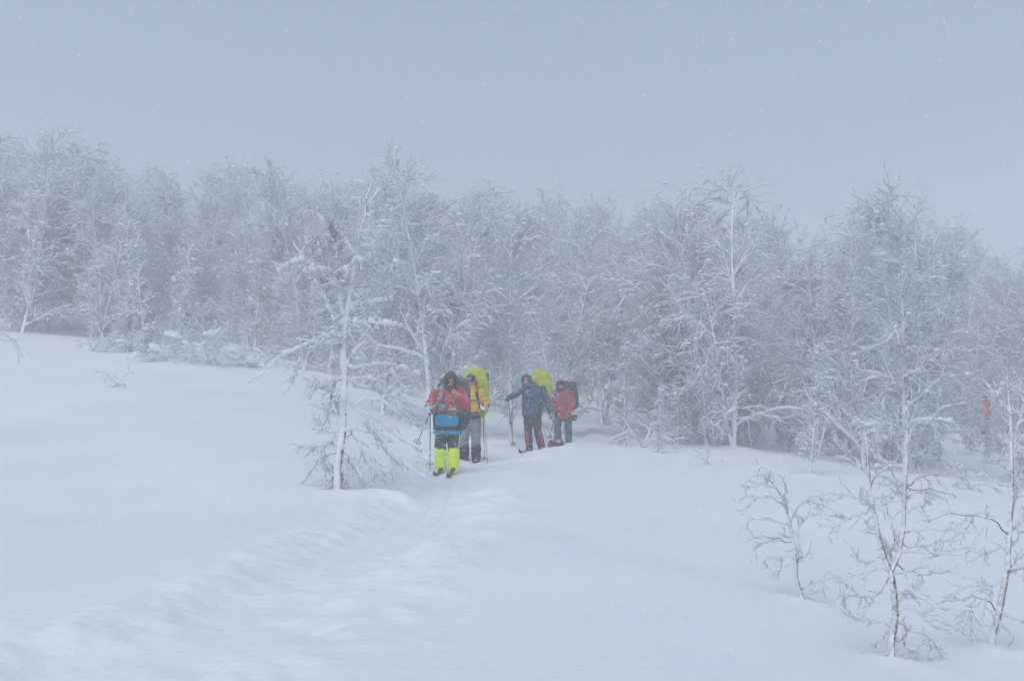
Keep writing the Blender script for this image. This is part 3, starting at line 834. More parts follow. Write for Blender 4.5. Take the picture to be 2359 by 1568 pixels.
def solid_tube(geo, pts, rad, side=None, n=14, K=None, cap=1.0):
    """Closed tapered tube; each radius is r or (across, deep); 'side' fixes which way 'across' lies."""
    pts = np.asarray(pts, float)
    rad = np.array([(r, r) if np.isscalar(r) else r for r in rad], float)
    if K:
        both = np.concatenate([pts, rad], 1)
        d = np.concatenate([[0], np.cumsum(np.linalg.norm(np.diff(pts, axis=0), axis=1))])
        s = np.linspace(0, d[-1], K)
        both = np.stack([np.interp(s, d, both[:, i]) for i in range(5)], -1)
        for _ in range(2):
            both[1:-1] = 0.5 * both[1:-1] + 0.25 * (both[2:] + both[:-2])
        pts, rad = both[:, :3], both[:, 3:]
    T = tangents(pts[None])[0]
    m0, m1 = rad[0].min() * cap, rad[-1].min()
    pts = np.concatenate([[pts[0] - T[0] * m0 * 0.85], [pts[0] - T[0] * m0 * 0.5], pts, [pts[-1] + T[-1] * m1 * 0.5], [pts[-1] + T[-1] * m1 * 0.85]])
    rad = np.concatenate([[rad[0] * 0.5], [rad[0] * 0.87], rad, [rad[-1] * 0.87], [rad[-1] * 0.5]])
    T = np.concatenate([[T[0]] * 2, T, [T[-1]] * 2])
    if side is None:
        side = v3(1, 0, 0) if abs(T[len(T) // 2][0]) < 0.8 else v3(0, 1, 0)
    a = nrm(np.asarray(side, float)[None] - (T @ np.asarray(side, float))[:, None] * T)
    b = np.cross(T, a)
    th = np.arange(n) * 2 * PI / n
    V = pts[:, None] + a[:, None] * (np.cos(th)[None, :, None] * rad[:, None, None, 0]) + b[:, None] * (np.sin(th)[None, :, None] * rad[:, None, None, 1])
    K_ = len(pts)
    F4 = grid_faces(1, K_, n)
    V = V.reshape(-1, 3)
    c0, c1 = pts[0] - T[0] * m0 * 0.15, pts[-1] + T[-1] * m1 * 0.15
    V = np.concatenate([V, [c0, c1]])
    s = np.arange(n); s2 = (s + 1) % n
    F3 = np.concatenate([np.stack([np.full(n, K_ * n), s2, s], -1), np.stack([np.full(n, K_ * n + 1), (K_ - 1) * n + s, (K_ - 1) * n + s2], -1)])
    geo.add(V, F3, F4)

def solid_ball(geo, c, r, ax=None, nu=14, nv=9, sq=1.0):
    """Closed ellipsoid (sq < 1 squares it off); r = three half sizes along the axes ax."""
    ax = np.eye(3) if ax is None else np.asarray(ax, float)
    th = np.linspace(0, PI, nv + 2)[1:-1]; ph = np.arange(nu) * 2 * PI / nu
    def p(x): return np.sign(x) * np.abs(x) ** sq
    X = p(np.sin(th))[:, None] * p(np.cos(ph))[None]; Yv = p(np.sin(th))[:, None] * p(np.sin(ph))[None]; Z = np.broadcast_to(p(np.cos(th))[:, None], X.shape)
    L = np.stack([X * r[0], Yv * r[1], Z * r[2]], -1).reshape(-1, 3)
    L = np.concatenate([L, [(0, 0, r[2]), (0, 0, -r[2])]])
    V = np.asarray(c, float) + L @ ax
    s = np.arange(nu); s2 = (s + 1) % nu
    F4 = grid_faces(1, nv, nu)[:, ::-1]
    F3 = np.concatenate([np.stack([np.full(nu, nv * nu), s, s2], -1), np.stack([np.full(nu, nv * nu + 1), (nv - 1) * nu + s2, (nv - 1) * nu + s], -1)])
    geo.add(V, F3, F4)

def displace(me, amp, freq, stretch=(1, 1, 1), seed=0.0, ridge=False):
    n = len(me.vertices)
    co = np.empty(n * 3, np.float32); me.vertices.foreach_get('co', co); co = co.reshape(-1, 3)
    no = np.empty(n * 3, np.float32); me.vertices.foreach_get('normal', no); no = no.reshape(-1, 3)
    q = co * np.array(stretch) * freq + seed
    d = np.array([mnoise.noise(Vector(p)) + 0.5 * mnoise.noise(Vector(p * 2.1 + 3.7)) for p in q])
    if ridge:
        d = 0.7 - 2.2 * np.abs(d)
    co = co + no * (d * amp)[:, None]
    me.vertices.foreach_set('co', co.astype(np.float32).ravel())
    me.update()

def remesh(geo, voxel, smooth=3, dec=1.0, wr=()):
    """Fuse overlapping closed shapes into one continuous skin."""
    me = geo.mesh('tmp')
    o = bpy.data.objects.new('tmp', me)
    COL.objects.link(o)
    m = o.modifiers.new('r', 'REMESH'); m.mode = 'VOXEL'; m.voxel_size = voxel
    if smooth:
        m = o.modifiers.new('s', 'SMOOTH'); m.factor = 0.5; m.iterations = smooth
    if dec < 1:
        m = o.modifiers.new('d', 'DECIMATE'); m.ratio = dec
    dg = bpy.context.evaluated_depsgraph_get()
    out = bpy.data.meshes.new_from_object(o.evaluated_get(dg))
    bpy.data.objects.remove(o, do_unlink=True); bpy.data.meshes.remove(me)
    out.materials.clear()
    for w in wr:
        displace(out, *w)
    out.polygons.foreach_set('use_smooth', np.ones(len(out.polygons), dtype=bool))
    return out

def part(name, geo, m, parent, voxel=None, smooth=3, dec=1.0, wr=(), label=None):
    me = remesh(geo, voxel, smooth, dec, wr) if voxel else geo.mesh(name)
    me.name = name
    o = mesh_obj(name, me, m, parent)
    if label: o['label'] = label
    return o

def hand(geo, wrist, d, palm, curl, k=1.0, fat=1.0, thumb=0.7):
    """Palm, four unequal curling fingers and a thumb; d = wrist to knuckles, palm = way the palm faces."""
    d = nrm(np.asarray(d, float)); palm = np.asarray(palm, float)
    palm = nrm(palm - (palm @ d) * d); s = np.cross(d, palm)
    w = np.asarray(wrist, float)
    solid_tube(geo, [w - d * 0.02 * k, w + d * 0.03 * k, w + d * 0.085 * k], [(0.027 * k * fat, 0.020 * k * fat), (0.038 * k * fat, 0.019 * k * fat), (0.041 * k * fat, 0.015 * k * fat)], side=s)
    for off, ln in ((-0.031, 0.070), (-0.0105, 0.082), (0.0105, 0.077), (0.031, 0.060)):
        p = w + d * 0.082 * k + s * off * k
        a = 0.0; pts = [p]
        for j, f in enumerate((0.45, 0.32, 0.23)):
            a += curl * (0.8, 1.0, 0.7)[j]
            dd = d * math.cos(a) + palm * math.sin(a) + s * off * 1.2 * (1 - min(curl, 1))
            p = p + dd * ln * k * f
            pts.append(p)
        solid_tube(geo, pts, [0.0098 * k * fat, 0.0092 * k * fat, 0.0086 * k * fat, 0.0078 * k * fat], n=8)
    p = w + d * 0.022 * k - s * 0.030 * k
    q = p + nrm(d * 0.55 - s * 0.75 + palm * 0.35) * 0.042 * k
    e = q + nrm(d * 0.85 - s * 0.15 * (1 - thumb) + s * 0.25 * thumb + palm * thumb) * 0.034 * k
    e2 = e + nrm(d * 0.75 + s * 0.4 * thumb + palm * thumb) * 0.024 * k
    solid_tube(geo, [p, q, e, e2], [0.0125 * k * fat, 0.0112 * k * fat, 0.0100 * k * fat, 0.0085 * k * fat], n=8)

def head_axes(yaw, pitch, roll=0.0):
    """Rows: side, face direction, up. yaw > 0 turns the face to picture right; pitch > 0 bows it."""
    f = v3(math.sin(yaw) * math.cos(pitch), -math.cos(yaw) * math.cos(pitch), -math.sin(pitch))
    s = nrm(np.cross(v3(0, 0, 1), f)) * -1
    u = np.cross(f, s) * -1
    if u[2] < 0: u = -u
    s2 = s * math.cos(roll) + u * math.sin(roll)
    u2 = u * math.cos(roll) - s * math.sin(roll)
    return np.array([s2, f, u2])

def head(geo, c, A, k=1.0):
    s, f, u = A
    c = np.asarray(c, float)
    def P(a, b, d): return c + (s * a + f * b + u * d) * k
    solid_ball(geo, P(0, -0.012, 0.028), (0.076 * k, 0.094 * k, 0.092 * k), A)              # skull
    solid_ball(geo, P(0, 0.022, -0.045), (0.060 * k, 0.066 * k, 0.070 * k), A)              # face
    solid_ball(geo, P(0, 0.052, -0.095), (0.034 * k, 0.028 * k, 0.024 * k), A)              # chin
    solid_ball(geo, P(0, 0.074, 0.020), (0.054 * k, 0.016 * k, 0.014 * k), A)               # brow
    for q in (-1, 1):
        solid_ball(geo, P(q * 0.038, 0.062, -0.030), (0.022 * k, 0.020 * k, 0.022 * k), A)  # cheek
        solid_ball(geo, P(q * 0.078, -0.008, -0.008), (0.010 * k, 0.018 * k, 0.030 * k), A) # ear
    solid_tube(geo, [P(0, 0.082, 0.010), P(0, 0.098, -0.018), P(0, 0.106, -0.036)], [0.009 * k, 0.011 * k, 0.014 * k], n=8)
    solid_ball(geo, P(0, 0.084, -0.066), (0.024 * k, 0.010 * k, 0.011 * k), A)              # lips

def face_parts(body, c, A, k=1.0, brows=True):
    s, f, u = A
    c = np.asarray(c, float)
    def P(a, b, d): return c + (s * a + f * b + u * d) * k
    for q in (-1, 1):
        g = Geo(); solid_ball(g, P(q * 0.031, 0.077, -0.002), (0.0145 * k, 0.008 * k, 0.0075 * k), A); part('eye', g, M_EYE, body)
        if brows:
            g = Geo(); solid_tube(g, [P(q * 0.014, 0.090, 0.018), P(q * 0.034, 0.088, 0.024), P(q * 0.050, 0.076, 0.018)], [0.005 * k, 0.006 * k, 0.004 * k], n=6); part('eyebrow', g, M_HAIR, body)
    g = Geo(); solid_ball(g, P(0, 0.091, -0.066), (0.024 * k, 0.006 * k, 0.007 * k), A); part('mouth', g, M_LIP, body)

def hood_shell(c, A, r, open_deg, thick=0.012, peak=0.0, n=26, m=12, amp=0.012, seed=0.0):
    """A hood: a double shell round the head, open towards the face."""
    s, f, u = A
    c = np.asarray(c, float)
    g = Geo()
    rings = []
    for sgn in (1, -1):
        th = np.linspace(R_(open_deg), PI - 0.06, m)
        ph = np.arange(n) * 2 * PI / n
        for t in (th if sgn > 0 else th[::-1]):
            row = []
            for p in ph:
                d = v3(math.sin(t) * math.cos(p), math.cos(t), math.sin(t) * math.sin(p))
                k = 1 + (amp / 0.12) * (mnoise.noise(Vector(d * 2.6 + seed)) + 0.5 * mnoise.noise(Vector(d * 6 + seed)))
                rr = np.array(r) * k - (0 if sgn > 0 else thick)
                q = c + s * d[0] * rr[0] + f * d[1] * rr[1] + u * d[2] * rr[2]
                if peak and d[2] > 0 and d[1] > 0:
                    q = q + f * peak * d[2] * d[1]
                row.append(q)
            rings.append(row)
    K = len(rings)
    V = np.array(rings).reshape(-1, 3)
    F4 = grid_faces(1, K, n)
    # close the ring at the opening: last inner ring meets the first outer ring
    i = np.arange(n); j = (i + 1) % n
    F4 = np.concatenate([F4, np.stack([(K - 1) * n + i, (K - 1) * n + j, j, i], -1)])
    g.add(V, None, F4)
    return g

# ------------------------------------------------------------------ people: materials
def m_cloth(name, col, dust=0.30, var=0.25, rough=0.75, fine=95.0, sheen=0.0):
    """Woven shell fabric; driven snow sticks to it in specks, more on what faces up."""
    m, n, b = mat(name)
    geo = N_(n, 'ShaderNodeNewGeometry')
    f = noise_tex(n, 9, 4)
    dark = tuple(c * (1 - var) for c in col); lite = tuple(min(1, c * (1 + var * 0.6)) for c in col)
    base = mixcol(n, f, dark, lite)
    sx = N_(n, 'ShaderNodeSeparateXYZ')
    n.links.new(geo.outputs['Normal'], sx.inputs[0])
    f2 = noise_tex(n, fine, 3, 0.75)
    f3 = noise_tex(n, 5.0, 3, 0.6)
    a1 = N_(n, 'ShaderNodeMath', operation='MULTIPLY_ADD')
    n.links.new(sx.outputs[2], a1.inputs[0]); a1.inputs[1].default_value = 0.09
    n.links.new(f2, a1.inputs[2])
    a2 = N_(n, 'ShaderNodeMath', operation='MULTIPLY_ADD')
    n.links.new(f3, a2.inputs[0]); a2.inputs[1].default_value = 0.35
    n.links.new(a1.outputs[0], a2.inputs[2])
    fac = ramp(n, a2.outputs[0], 1.065 - dust, 1.17 - dust)
    n.links.new(mixcol(n, fac, base, SNOW), b.inputs['Base Color'])
    b.inputs['Roughness'].default_value = rough
    b.inputs['Specular IOR Level'].default_value = 0.25
    f4 = noise_tex(n, 26, 4, 0.6)
    bump(n, b, f4, 0.4, 0.012)
    return m
def m_plain(name, col, rough=0.6, var=0.2, metal=0.0):
    m, n, b = mat(name)
    f = noise_tex(n, 20, 3)
    n.links.new(mixcol(n, f, tuple(c * (1 - var) for c in col), tuple(min(1, c * (1 + var)) for c in col)), b.inputs['Base Color'])
    b.inputs['Roughness'].default_value = rough
    b.inputs['Metallic'].default_value = metal
    return m
def m_skin(name, col, red):
    m, n, b = mat(name)
    f = noise_tex(n, 12, 3)
    n.links.new(mixcol(n, ramp(n, f, 0.4, 0.65), col, red), b.inputs['Base Color'])
    b.inputs['Roughness'].default_value = 0.55
    b.inputs['Subsurface Weight'].default_value = 0.08
    b.inputs['Subsurface Radius'].default_value = (0.02, 0.008, 0.004)
    return m
M_SKIN = m_skin('weathered_skin', (0.50, 0.27, 0.20), (0.52, 0.22, 0.17))
M_SKIN_DARK = m_skin('flushed_skin', (0.42, 0.18, 0.14), (0.48, 0.18, 0.15))
M_EYE = m_plain('eye_dark', (0.03, 0.022, 0.02), 0.3)
M_HAIR = m_plain('dark_hair', (0.035, 0.025, 0.02), 0.8)
M_LIP = m_plain('lips', (0.26, 0.09, 0.08), 0.5)
C_RED = m_cloth('faded_red_shell', (0.50, 0.040, 0.040), 0.30)
C_RED2 = m_cloth('bright_red_shell', (0.56, 0.016, 0.030), 0.275)
C_OLIVE = m_cloth('dark_olive_shell', (0.026, 0.036, 0.021), 0.295)
C_GREEN = m_cloth('dark_green_rain_cover', (0.045, 0.075, 0.045), 0.30)
C_BLUE = m_cloth('bright_blue_nylon', (0.010, 0.25, 0.46), 0.28)
C_NEON = m_cloth('neon_yellow_nylon', (0.74, 0.97, 0.07), 0.16, 0.12)
C_YEL = m_cloth('yellow_shell', (0.72, 0.43, 0.015), 0.27)
C_LIME = m_cloth('lime_rain_cover', (0.46, 0.50, 0.035), 0.24)
C_GREY = m_cloth('grey_trousers', (0.20, 0.20, 0.24), 0.30)
C_BLACK = m_cloth('black_fabric', (0.012, 0.013, 0.016), 0.285)
C_NAVY = m_cloth('navy_shell', (0.004, 0.046, 0.105), 0.30)
C_NAVY2 = m_cloth('navy_hood', (0.004, 0.046, 0.105), 0.29)
C_CHAR = m_cloth('charcoal_trousers', (0.035, 0.042, 0.052), 0.33)
C_GAITRED = m_cloth('red_gaiter', (0.36, 0.02, 0.04), 0.28)
C_WEB = m_cloth('grey_webbing', (0.16, 0.17, 0.2), 0.32)
C_WEBBLUE = m_cloth('blue_webbing', (0.02, 0.07, 0.32), 0.28)
C_BROWN = m_cloth('brown_bag_cloth', (0.10, 0.06, 0.04), 0.34)
C_GLOVE = m_cloth('grey_glove_fabric', (0.10, 0.105, 0.12), 0.36)
C_GLOVEW = m_cloth('snow_caked_mitten', (0.35, 0.37, 0.42), 0.48)
C_GLOVEY = m_cloth('tan_glove_leather', (0.38, 0.23, 0.04), 0.24)
M_STEEL = m_plain('dark_pole_alloy', (0.06, 0.065, 0.075), 0.4, metal=0.3)
M_BAMBOO = m_plain('bamboo_cane', (0.42, 0.27, 0.075), 0.5)
M_BASKET_BLUE = m_plain('blue_basket_plastic', (0.03, 0.08, 0.30), 0.45)
M_BASKET_GREEN = m_plain('pale_green_basket_plastic', (0.18, 0.42, 0.30), 0.5)
M_RUBBER = m_plain('black_rubber', (0.015, 0.015, 0.017), 0.7)
M_LENS = m_plain('goggle_lens_grey', (0.22, 0.23, 0.30), 0.2)
M_SKI = m_plain('brown_ski_top', (0.13, 0.045, 0.03), 0.4)
M_SKI_DARK = m_plain('black_ski_top', (0.02, 0.02, 0.024), 0.4)
M_ROPE = m_plain('red_rope', (0.30, 0.03, 0.03), 0.8)
M_HULL = m_cloth('red_sled_plastic', (0.42, 0.025, 0.04), 0.33, rough=0.4)
M_TARP = m_cloth('pale_grey_tarp', (0.30, 0.31, 0.34), 0.40)

# ------------------------------------------------------------------ people: builders
def limb_pts(*p): return [np.asarray(q, float) for q in p]

def person(loc, rz, label, J, wear, skin=M_SKIN, k=1.0):
    """J: joints in local metres (x = picture right, -y = towards the viewer). wear: list of (kind, options)."""
    root = empty('person', loc, rz)
    tag(root, label, 'person')
    A = head_axes(*J['head_turn'])
    hc = np.asarray(J['head'], float)
    nk = np.asarray(J['neck'], float)
    g = Geo()
    head(g, hc, A)
    solid_tube(g, [hc - A[2] * 0.03 - A[1] * 0.02, (hc + nk) / 2 - A[1] * 0.01, nk], [0.055, 0.056, 0.066], K=6)
    tor = J['torso']
    solid_tube(g, [t[0] for t in tor], [(t[1] * 0.74, t[2] * 0.68) for t in tor], side=v3(1, 0, 0), K=14)
    for sd in ('L', 'R'):
        sh, el, wr_ = (np.asarray(J['arm' + sd][i], float) for i in range(3))
        solid_tube(g, [sh, (sh + el) / 2, el, (el + wr_) / 2, wr_], [0.056, 0.048, 0.042, 0.040, 0.028], K=12)
        hd, pl, cu = J['hand' + sd]
        hand(g, wr_, hd, pl, cu, 1.0, 1.0)
        hp, kn, an = (np.asarray(J['leg' + sd][i], float) for i in range(3))
        solid_tube(g, [hp, (hp + kn) / 2, kn, kn * 0.65 + an * 0.35, an], [0.085, 0.076, 0.056, 0.058, 0.040], K=14)
        toe = an + np.asarray(J.get('toe' + sd, (0, -0.16, -0.05)))
        solid_tube(g, [an + v3(0, 0.04, -0.045), an * 0.5 + toe * 0.5 + v3(0, 0, -0.01), toe], [0.038, (0.042, 0.034), (0.040, 0.022)], K=8)
    body = part('body', g, skin, root, voxel=0.0075, smooth=2, dec=0.30)
    face_parts(body, hc, A)
    out = {'root': root, 'A': A, 'head': hc}
    for w in wear:
        kind, o = w[0], (w[1] if len(w) > 1 else {})
        if kind == 'jacket':
            g = Geo()
            grow_ = o.get('grow', 1.0)
            solid_tube(g, [t[0] for t in tor], [(t[1] * grow_, t[2] * grow_) for t in tor], side=v3(1, 0, 0), n=22, K=18, cap=0.12)
            for sd in ('L', 'R'):
                sh, el, wr_ = (np.asarray(J['arm' + sd][i], float) for i in range(3))
                q = o.get('sleeve', 1.0)
                solid_tube(g, [sh, sh * 0.55 + el * 0.45, el, el * 0.5 + wr_ * 0.5, wr_], [0.088 * q, 0.080 * q, 0.072 * q, 0.066 * q, 0.055 * q], K=16)
            j = part(o.get('name', 'jacket'), g, o['mat'], root, voxel=0.014, smooth=4, dec=0.6,
                     wr=((0.015, 8.0, (1, 1, 1.7), o.get('seed', 1.0), True), (0.006, 24.0, (1, 1, 1.5), o.get('seed', 1.0) + 5)))
            out['jacket'] = j
            me = j.data
            out['bvh'] = BVHTree.FromPolygons([v.co.copy() for v in me.vertices], [tuple(p.vertices) for p in me.polygons])
        elif kind == 'trousers':
            g = Geo()
            z1 = J['legL'][0][2]
            mid = (np.asarray(J['legL'][0]) + np.asarray(J['legR'][0])) / 2
            solid_tube(g, [mid + v3(0, 0.01, -0.07), mid + v3(0, 0.01, 0.05), mid + v3(0, 0, 0.16)], [(0.165, 0.125), (0.18, 0.135), (0.17, 0.12)], side=v3(1, 0, 0), K=8)
            for sd in ('L', 'R'):
                hp, kn, an = (np.asarray(J['leg' + sd][i], float) for i in range(3))
                q = o.get('wide', 1.0)
                solid_tube(g, [hp, (hp + kn) / 2, kn, kn * 0.5 + an * 0.5, an], [0.108 * q, 0.098 * q, 0.086 * q, 0.082 * q, 0.076 * q], K=16)
            part('trousers', g, o['mat'], root, voxel=0.014, smooth=4, dec=0.6, wr=((0.014, 8.0, (1, 1, 1.8), o.get('seed', 2.0), True), (0.006, 22.0, (1, 1, 1.4), 7.0)))
        elif kind == 'gaiters':
            for sd in ('L', 'R'):
                kn, an = (np.asarray(J['leg' + sd][i], float) for i in (1, 2))
                top = kn * (1 - o['top']) + an * o['top']
                bot = an + v3(0, -0.03, -0.03)
                g = Geo(); r = o.get('r', 0.093)
                solid_tube(g, [top, top * 0.7 + bot * 0.3, top * 0.35 + bot * 0.65, bot], [r * 0.98, r * 1.02, r * 0.92, (r * 0.86, r * 1.02)], K=14)
                ob = part('gaiter', g, o['mat'], root, voxel=0.012, smooth=3, dec=0.7, wr=((0.015, 9.0, (1, 1, 2.4), 3.0 + (sd == 'L'), True),))
                if o.get('panel'):
                    g = Geo(); x = o['panel_x'] * (1 if sd == 'R' else -1)
                    solid_tube(g, [top * 0.97 + bot * 0.03 + v3(x, -0.052, 0), top * 0.5 + bot * 0.5 + v3(x, -0.052, 0), top * 0.2 + bot * 0.8 + v3(x, -0.05, 0)], [(0.045, 0.048), (0.042, 0.046), (0.036, 0.044)], side=v3(1, 0, 0), K=10)
                    part('gaiter_panel', g, o['panel'], ob, voxel=0.010, smooth=3, dec=0.7)
        elif kind == 'boots':
            for sd in ('L', 'R'):
                an = np.asarray(J['leg' + sd][2], float); toe = an + np.asarray(J.get('toe' + sd, (0, -0.16, -0.05)))
                g = Geo()
                solid_tube(g, [an + v3(0, 0.05, -0.04), an * 0.5 + toe * 0.5 + v3(0, 0, 0.0), toe + v3(0, -0.02, 0)], [(0.045, 0.045), (0.047, 0.042), (0.042, 0.028)], side=v3(1, 0, 0), K=8)
                solid_tube(g, [an + v3(0, 0.01, 0.06), an + v3(0, 0.01, -0.03)], [0.062, 0.058])
                part('boot', g, o['mat'], root, voxel=0.011, smooth=2, dec=0.7)
        elif kind == 'gloves':
            for sd in o.get('hands', ('L', 'R')):
                wr_ = np.asarray(J['arm' + sd][2], float); hd, pl, cu = J['hand' + sd]
                el = np.asarray(J['arm' + sd][1], float)
                g = Geo()
                hand(g, wr_, hd, pl, cu, 1.06, 1.35)
                dd = nrm(el - wr_)
                solid_tube(g, [wr_ + dd * 0.11, wr_ + dd * 0.03, wr_ - dd * 0.015], [o.get('cuff', 0.058), 0.050, 0.036], K=6)
                part('glove', g, o['mat'], root, voxel=0.0065, smooth=2, dec=0.5)
        elif kind == 'hood':
            g = hood_shell(hc + A[2] * o.get('dz', 0.005) - A[1] * o.get('dy', 0.012), A, o['r'], o['open'], peak=o.get('peak', 0.02), seed=o.get('seed', 0.0))
            part(o.get('name', 'hood'), g, o['mat'], root)
        elif kind == 'collar':
            g = Geo()
            c = hc - A[2] * o.get('drop', 0.10)
            n = 20; ph = np.linspace(0, 2 * PI, n, endpoint=False)
            ring = [c + (A[0] * math.cos(p) * o['r'] + A[1] * math.sin(p) * o['r'] * 1.05 + A[2] * (0.012 * math.sin(p * 3))) for p in ph]
            ring = np.array(ring + ring[:2])
            solid_tube(g, ring, [(o['t'], o['t'] * 1.9)] * len(ring), n=10)
            part(o.get('name', 'collar'), g, o['mat'], root, voxel=0.010, smooth=3, dec=0.6)
        elif kind == 'cap':
            g = Geo()
            solid_ball(g, hc + A[2] * 0.045 - A[1] * 0.012, (0.088, 0.106, 0.092), A, 20, 12)
            part(o.get('name', 'knit_cap'), g, o['mat'], root, wr=())
        elif kind == 'beard':
            g = Geo()
            solid_ball(g, hc + A[1] * 0.046 - A[2] * 0.090, (0.056, 0.046, 0.050), A)
            solid_ball(g, hc + A[1] * 0.092 - A[2] * 0.050, (0.030, 0.010, 0.009), A)
            part('beard', g, o['mat'], root, voxel=0.008, smooth=1, wr=((0.006, 50.0),))
        elif kind == 'goggles':
            g = Geo()
            hh = hc + A[2] * o['up']
            solid_ball(g, hh + A[1] * 0.090, (0.074, 0.026, 0.042), A, 18, 10, 0.6)
            gg = part('goggles', g, C_BLACK, root)
            g = Geo(); solid_ball(g, hh + A[1] * 0.104, (0.060, 0.018, 0.032), A, 18, 10, 0.6)
            part('lens', g, M_LENS, gg)
            g = Geo(); n = 20
            ring = np.array([hh + A[0] * math.cos(p) * 0.090 + A[1] * (math.sin(p) * 0.108 - 0.008) for p in np.linspace(0, 2 * PI, n + 1)])
            solid_tube(g, ring, [(0.006, 0.022)] * len(ring), side=A[0], n=8)
            part('strap', g, C_BLACK, gg)
        elif kind == 'block':      # a rounded block of cloth sewn on: pouch, yoke, hem, pocket
            g = Geo()
            solid_ball(g, o['c'], o['r'], None, 26, 15, o.get('sq', 0.45))
            part(o['name'], g, o['mat'], root, voxel=0.011, smooth=2, dec=0.7, wr=((0.007, 14.0, (1, 1, 1.5), 4.0, True),))
        elif kind == 'band':
            g = Geo()
            solid_tube(g, [v3(*o['c']) - v3(0, 0, o['h'] / 2), v3(*o['c']) + v3(0, 0, o['h'] / 2)], [o['r'], o['r']], side=v3(1, 0, 0), n=26, K=5, cap=0.1)
            part(o['name'], g, o['mat'], root, voxel=0.011, smooth=2, dec=0.7, wr=((0.007, 9.0, (1, 1, 1.2), 8.0, True),))
    return out

def front_strip(bvh, pts, lift=0.010):
    """Lay points (x, z) on the front of a jacket."""
    res = []
    for x, z in pts:
        h = bvh.ray_cast(Vector((x, -1.0, z)), Vector((0, 1, 0)))[0]
        res.append(v3(x, (h.y if h else -0.12) - lift, z))
    return np.array(res)

def backpack(P, loc, rz, label, c, r, m, straps=True, cover='rain_cover', strap_mat=None, extra=(), sq=0.62, shoulders=(0.13, 1.46), belt_z=None):
    root = empty('backpack', loc, rz)
    tag(root, label, 'backpack')
    g = Geo()
    solid_ball(g, c, r, None, 30, 20, sq)
    solid_ball(g, v3(*c) + v3(0, 0.02, r[2] * 0.15), (r[0] * 0.94, r[1] * 1.05, r[2] * 0.8), None, 30, 20, sq)
    part(cover, g, m, root, voxel=0.018, smooth=4, dec=0.7, wr=((0.026, 5.5, (1, 1, 0.7), c[0] * 9, True), (0.014, 12.0, (1, 1, 1), c[2] * 5, True)))
    if straps:
        sm = strap_mat or C_BLACK
        for q in (-1, 1):
            x0, z0 = q * shoulders[0] + P['cx'], shoulders[1]
            f = front_strip(P['bvh'], [(x0, z0 - 0.06), (x0 + q * 0.008, z0 - 0.14), (x0 + q * 0.02, z0 - 0.24), (x0 + q * 0.045, z0 - 0.33)])
            pts = np.concatenate([[(x0, c[1] - r[1] * 0.8, z0 + 0.00)], [(x0, 0.0, z0 + 0.035)], f, [(x0 + q * 0.11, 0.02, z0 - 0.40)]])
            g = Geo(); solid_tube(g, resample(pts, 22), [(0.030, 0.009)] * 22, side=v3(1, 0, 0), n=10)
            part('shoulder_strap', g, sm, root)
        f = front_strip(P['bvh'], [(P['cx'] + x, shoulders[1] - 0.20) for x in np.linspace(-0.13, 0.13, 7)], 0.014)
        g = Geo(); solid_tube(g, f, [(0.010, 0.007)] * len(f), side=v3(0, 0, 1), n=8)
        part('chest_strap', g, sm, root)
    if belt_z:
        f = front_strip(P['bvh'], [(P['cx'] + x, belt_z) for x in np.linspace(-0.17, 0.17, 11)], 0.012)
        g = Geo(); solid_tube(g, f, [(0.022, 0.009)] * len(f), side=v3(0, 0, 1), n=8)
        part('hip_belt', g, C_BLACK, root)
    for nm, cc, rr, mm in extra:
        g = Geo(); solid_ball(g, cc, rr, None, 24, 14, 0.6)
        part(nm, g, mm, root, voxel=0.014, smooth=3, dec=0.7, wr=((0.008, 9.0),))
    return root

def ski_pole(label, top, tip, shaft, basket, bdir=None, br=0.055, grip=True, up=0.09):
    """top / tip in world coordinates; the basket sits 'up' metres above the tip."""
    top, tip = np.asarray(top, float), np.asarray(tip, float)
    root = empty('ski_pole', tip)
    tag(root, label, 'ski pole')
    d = nrm(top - tip); L = np.linalg.norm(top - tip)
    g = Geo(); solid_tube(g, [d * 0.03, d * L * 0.5, d * L], [0.0065, 0.0085, 0.0095], n=10); part('shaft', g, shaft, root)
    g = Geo(); solid_tube(g, [d * 0.0, d * 0.04], [0.003, 0.006], n=8); part('tip', g, M_STEEL, root)
    s = nrm(np.cross(d, v3(0.3, 0.2, 1) if abs(d[2]) < 0.9 else v3(1, 0, 0))); t = np.cross(d, s)
    if grip:
        g = Geo(); solid_tube(g, [d * (L - 0.13), d * (L - 0.05), d * (L + 0.01)], [0.014, 0.016, 0.019], n=12); part('grip', g, M_RUBBER, root)
        g = Geo(); lp = np.array([d * (L - 0.01) + (s * math.sin(a) * 0.035 - d * (1 - math.cos(a)) * 0.07) for a in np.linspace(0, 2 * PI, 16)])
        solid_tube(g, lp, [(0.002, 0.007)] * 16, n=6); part('wrist_strap', g, C_BLACK, root)
    c = d * up
    n = 24
    ring = np.array([c + (s * math.cos(a) + t * math.sin(a)) * br for a in np.linspace(0, 2 * PI, n + 1)])
    g = Geo(); solid_tube(g, ring, [0.0058] * (n + 1), n=8); b = part('basket', g, basket, root)
    for a in (0, PI / 2):
        e = s * math.cos(a) + t * math.sin(a)
        g = Geo(); solid_tube(g, [c - e * br, c, c + e * br], [0.004, 0.006, 0.004], n=6); part('spoke', g, basket, b)
    return root

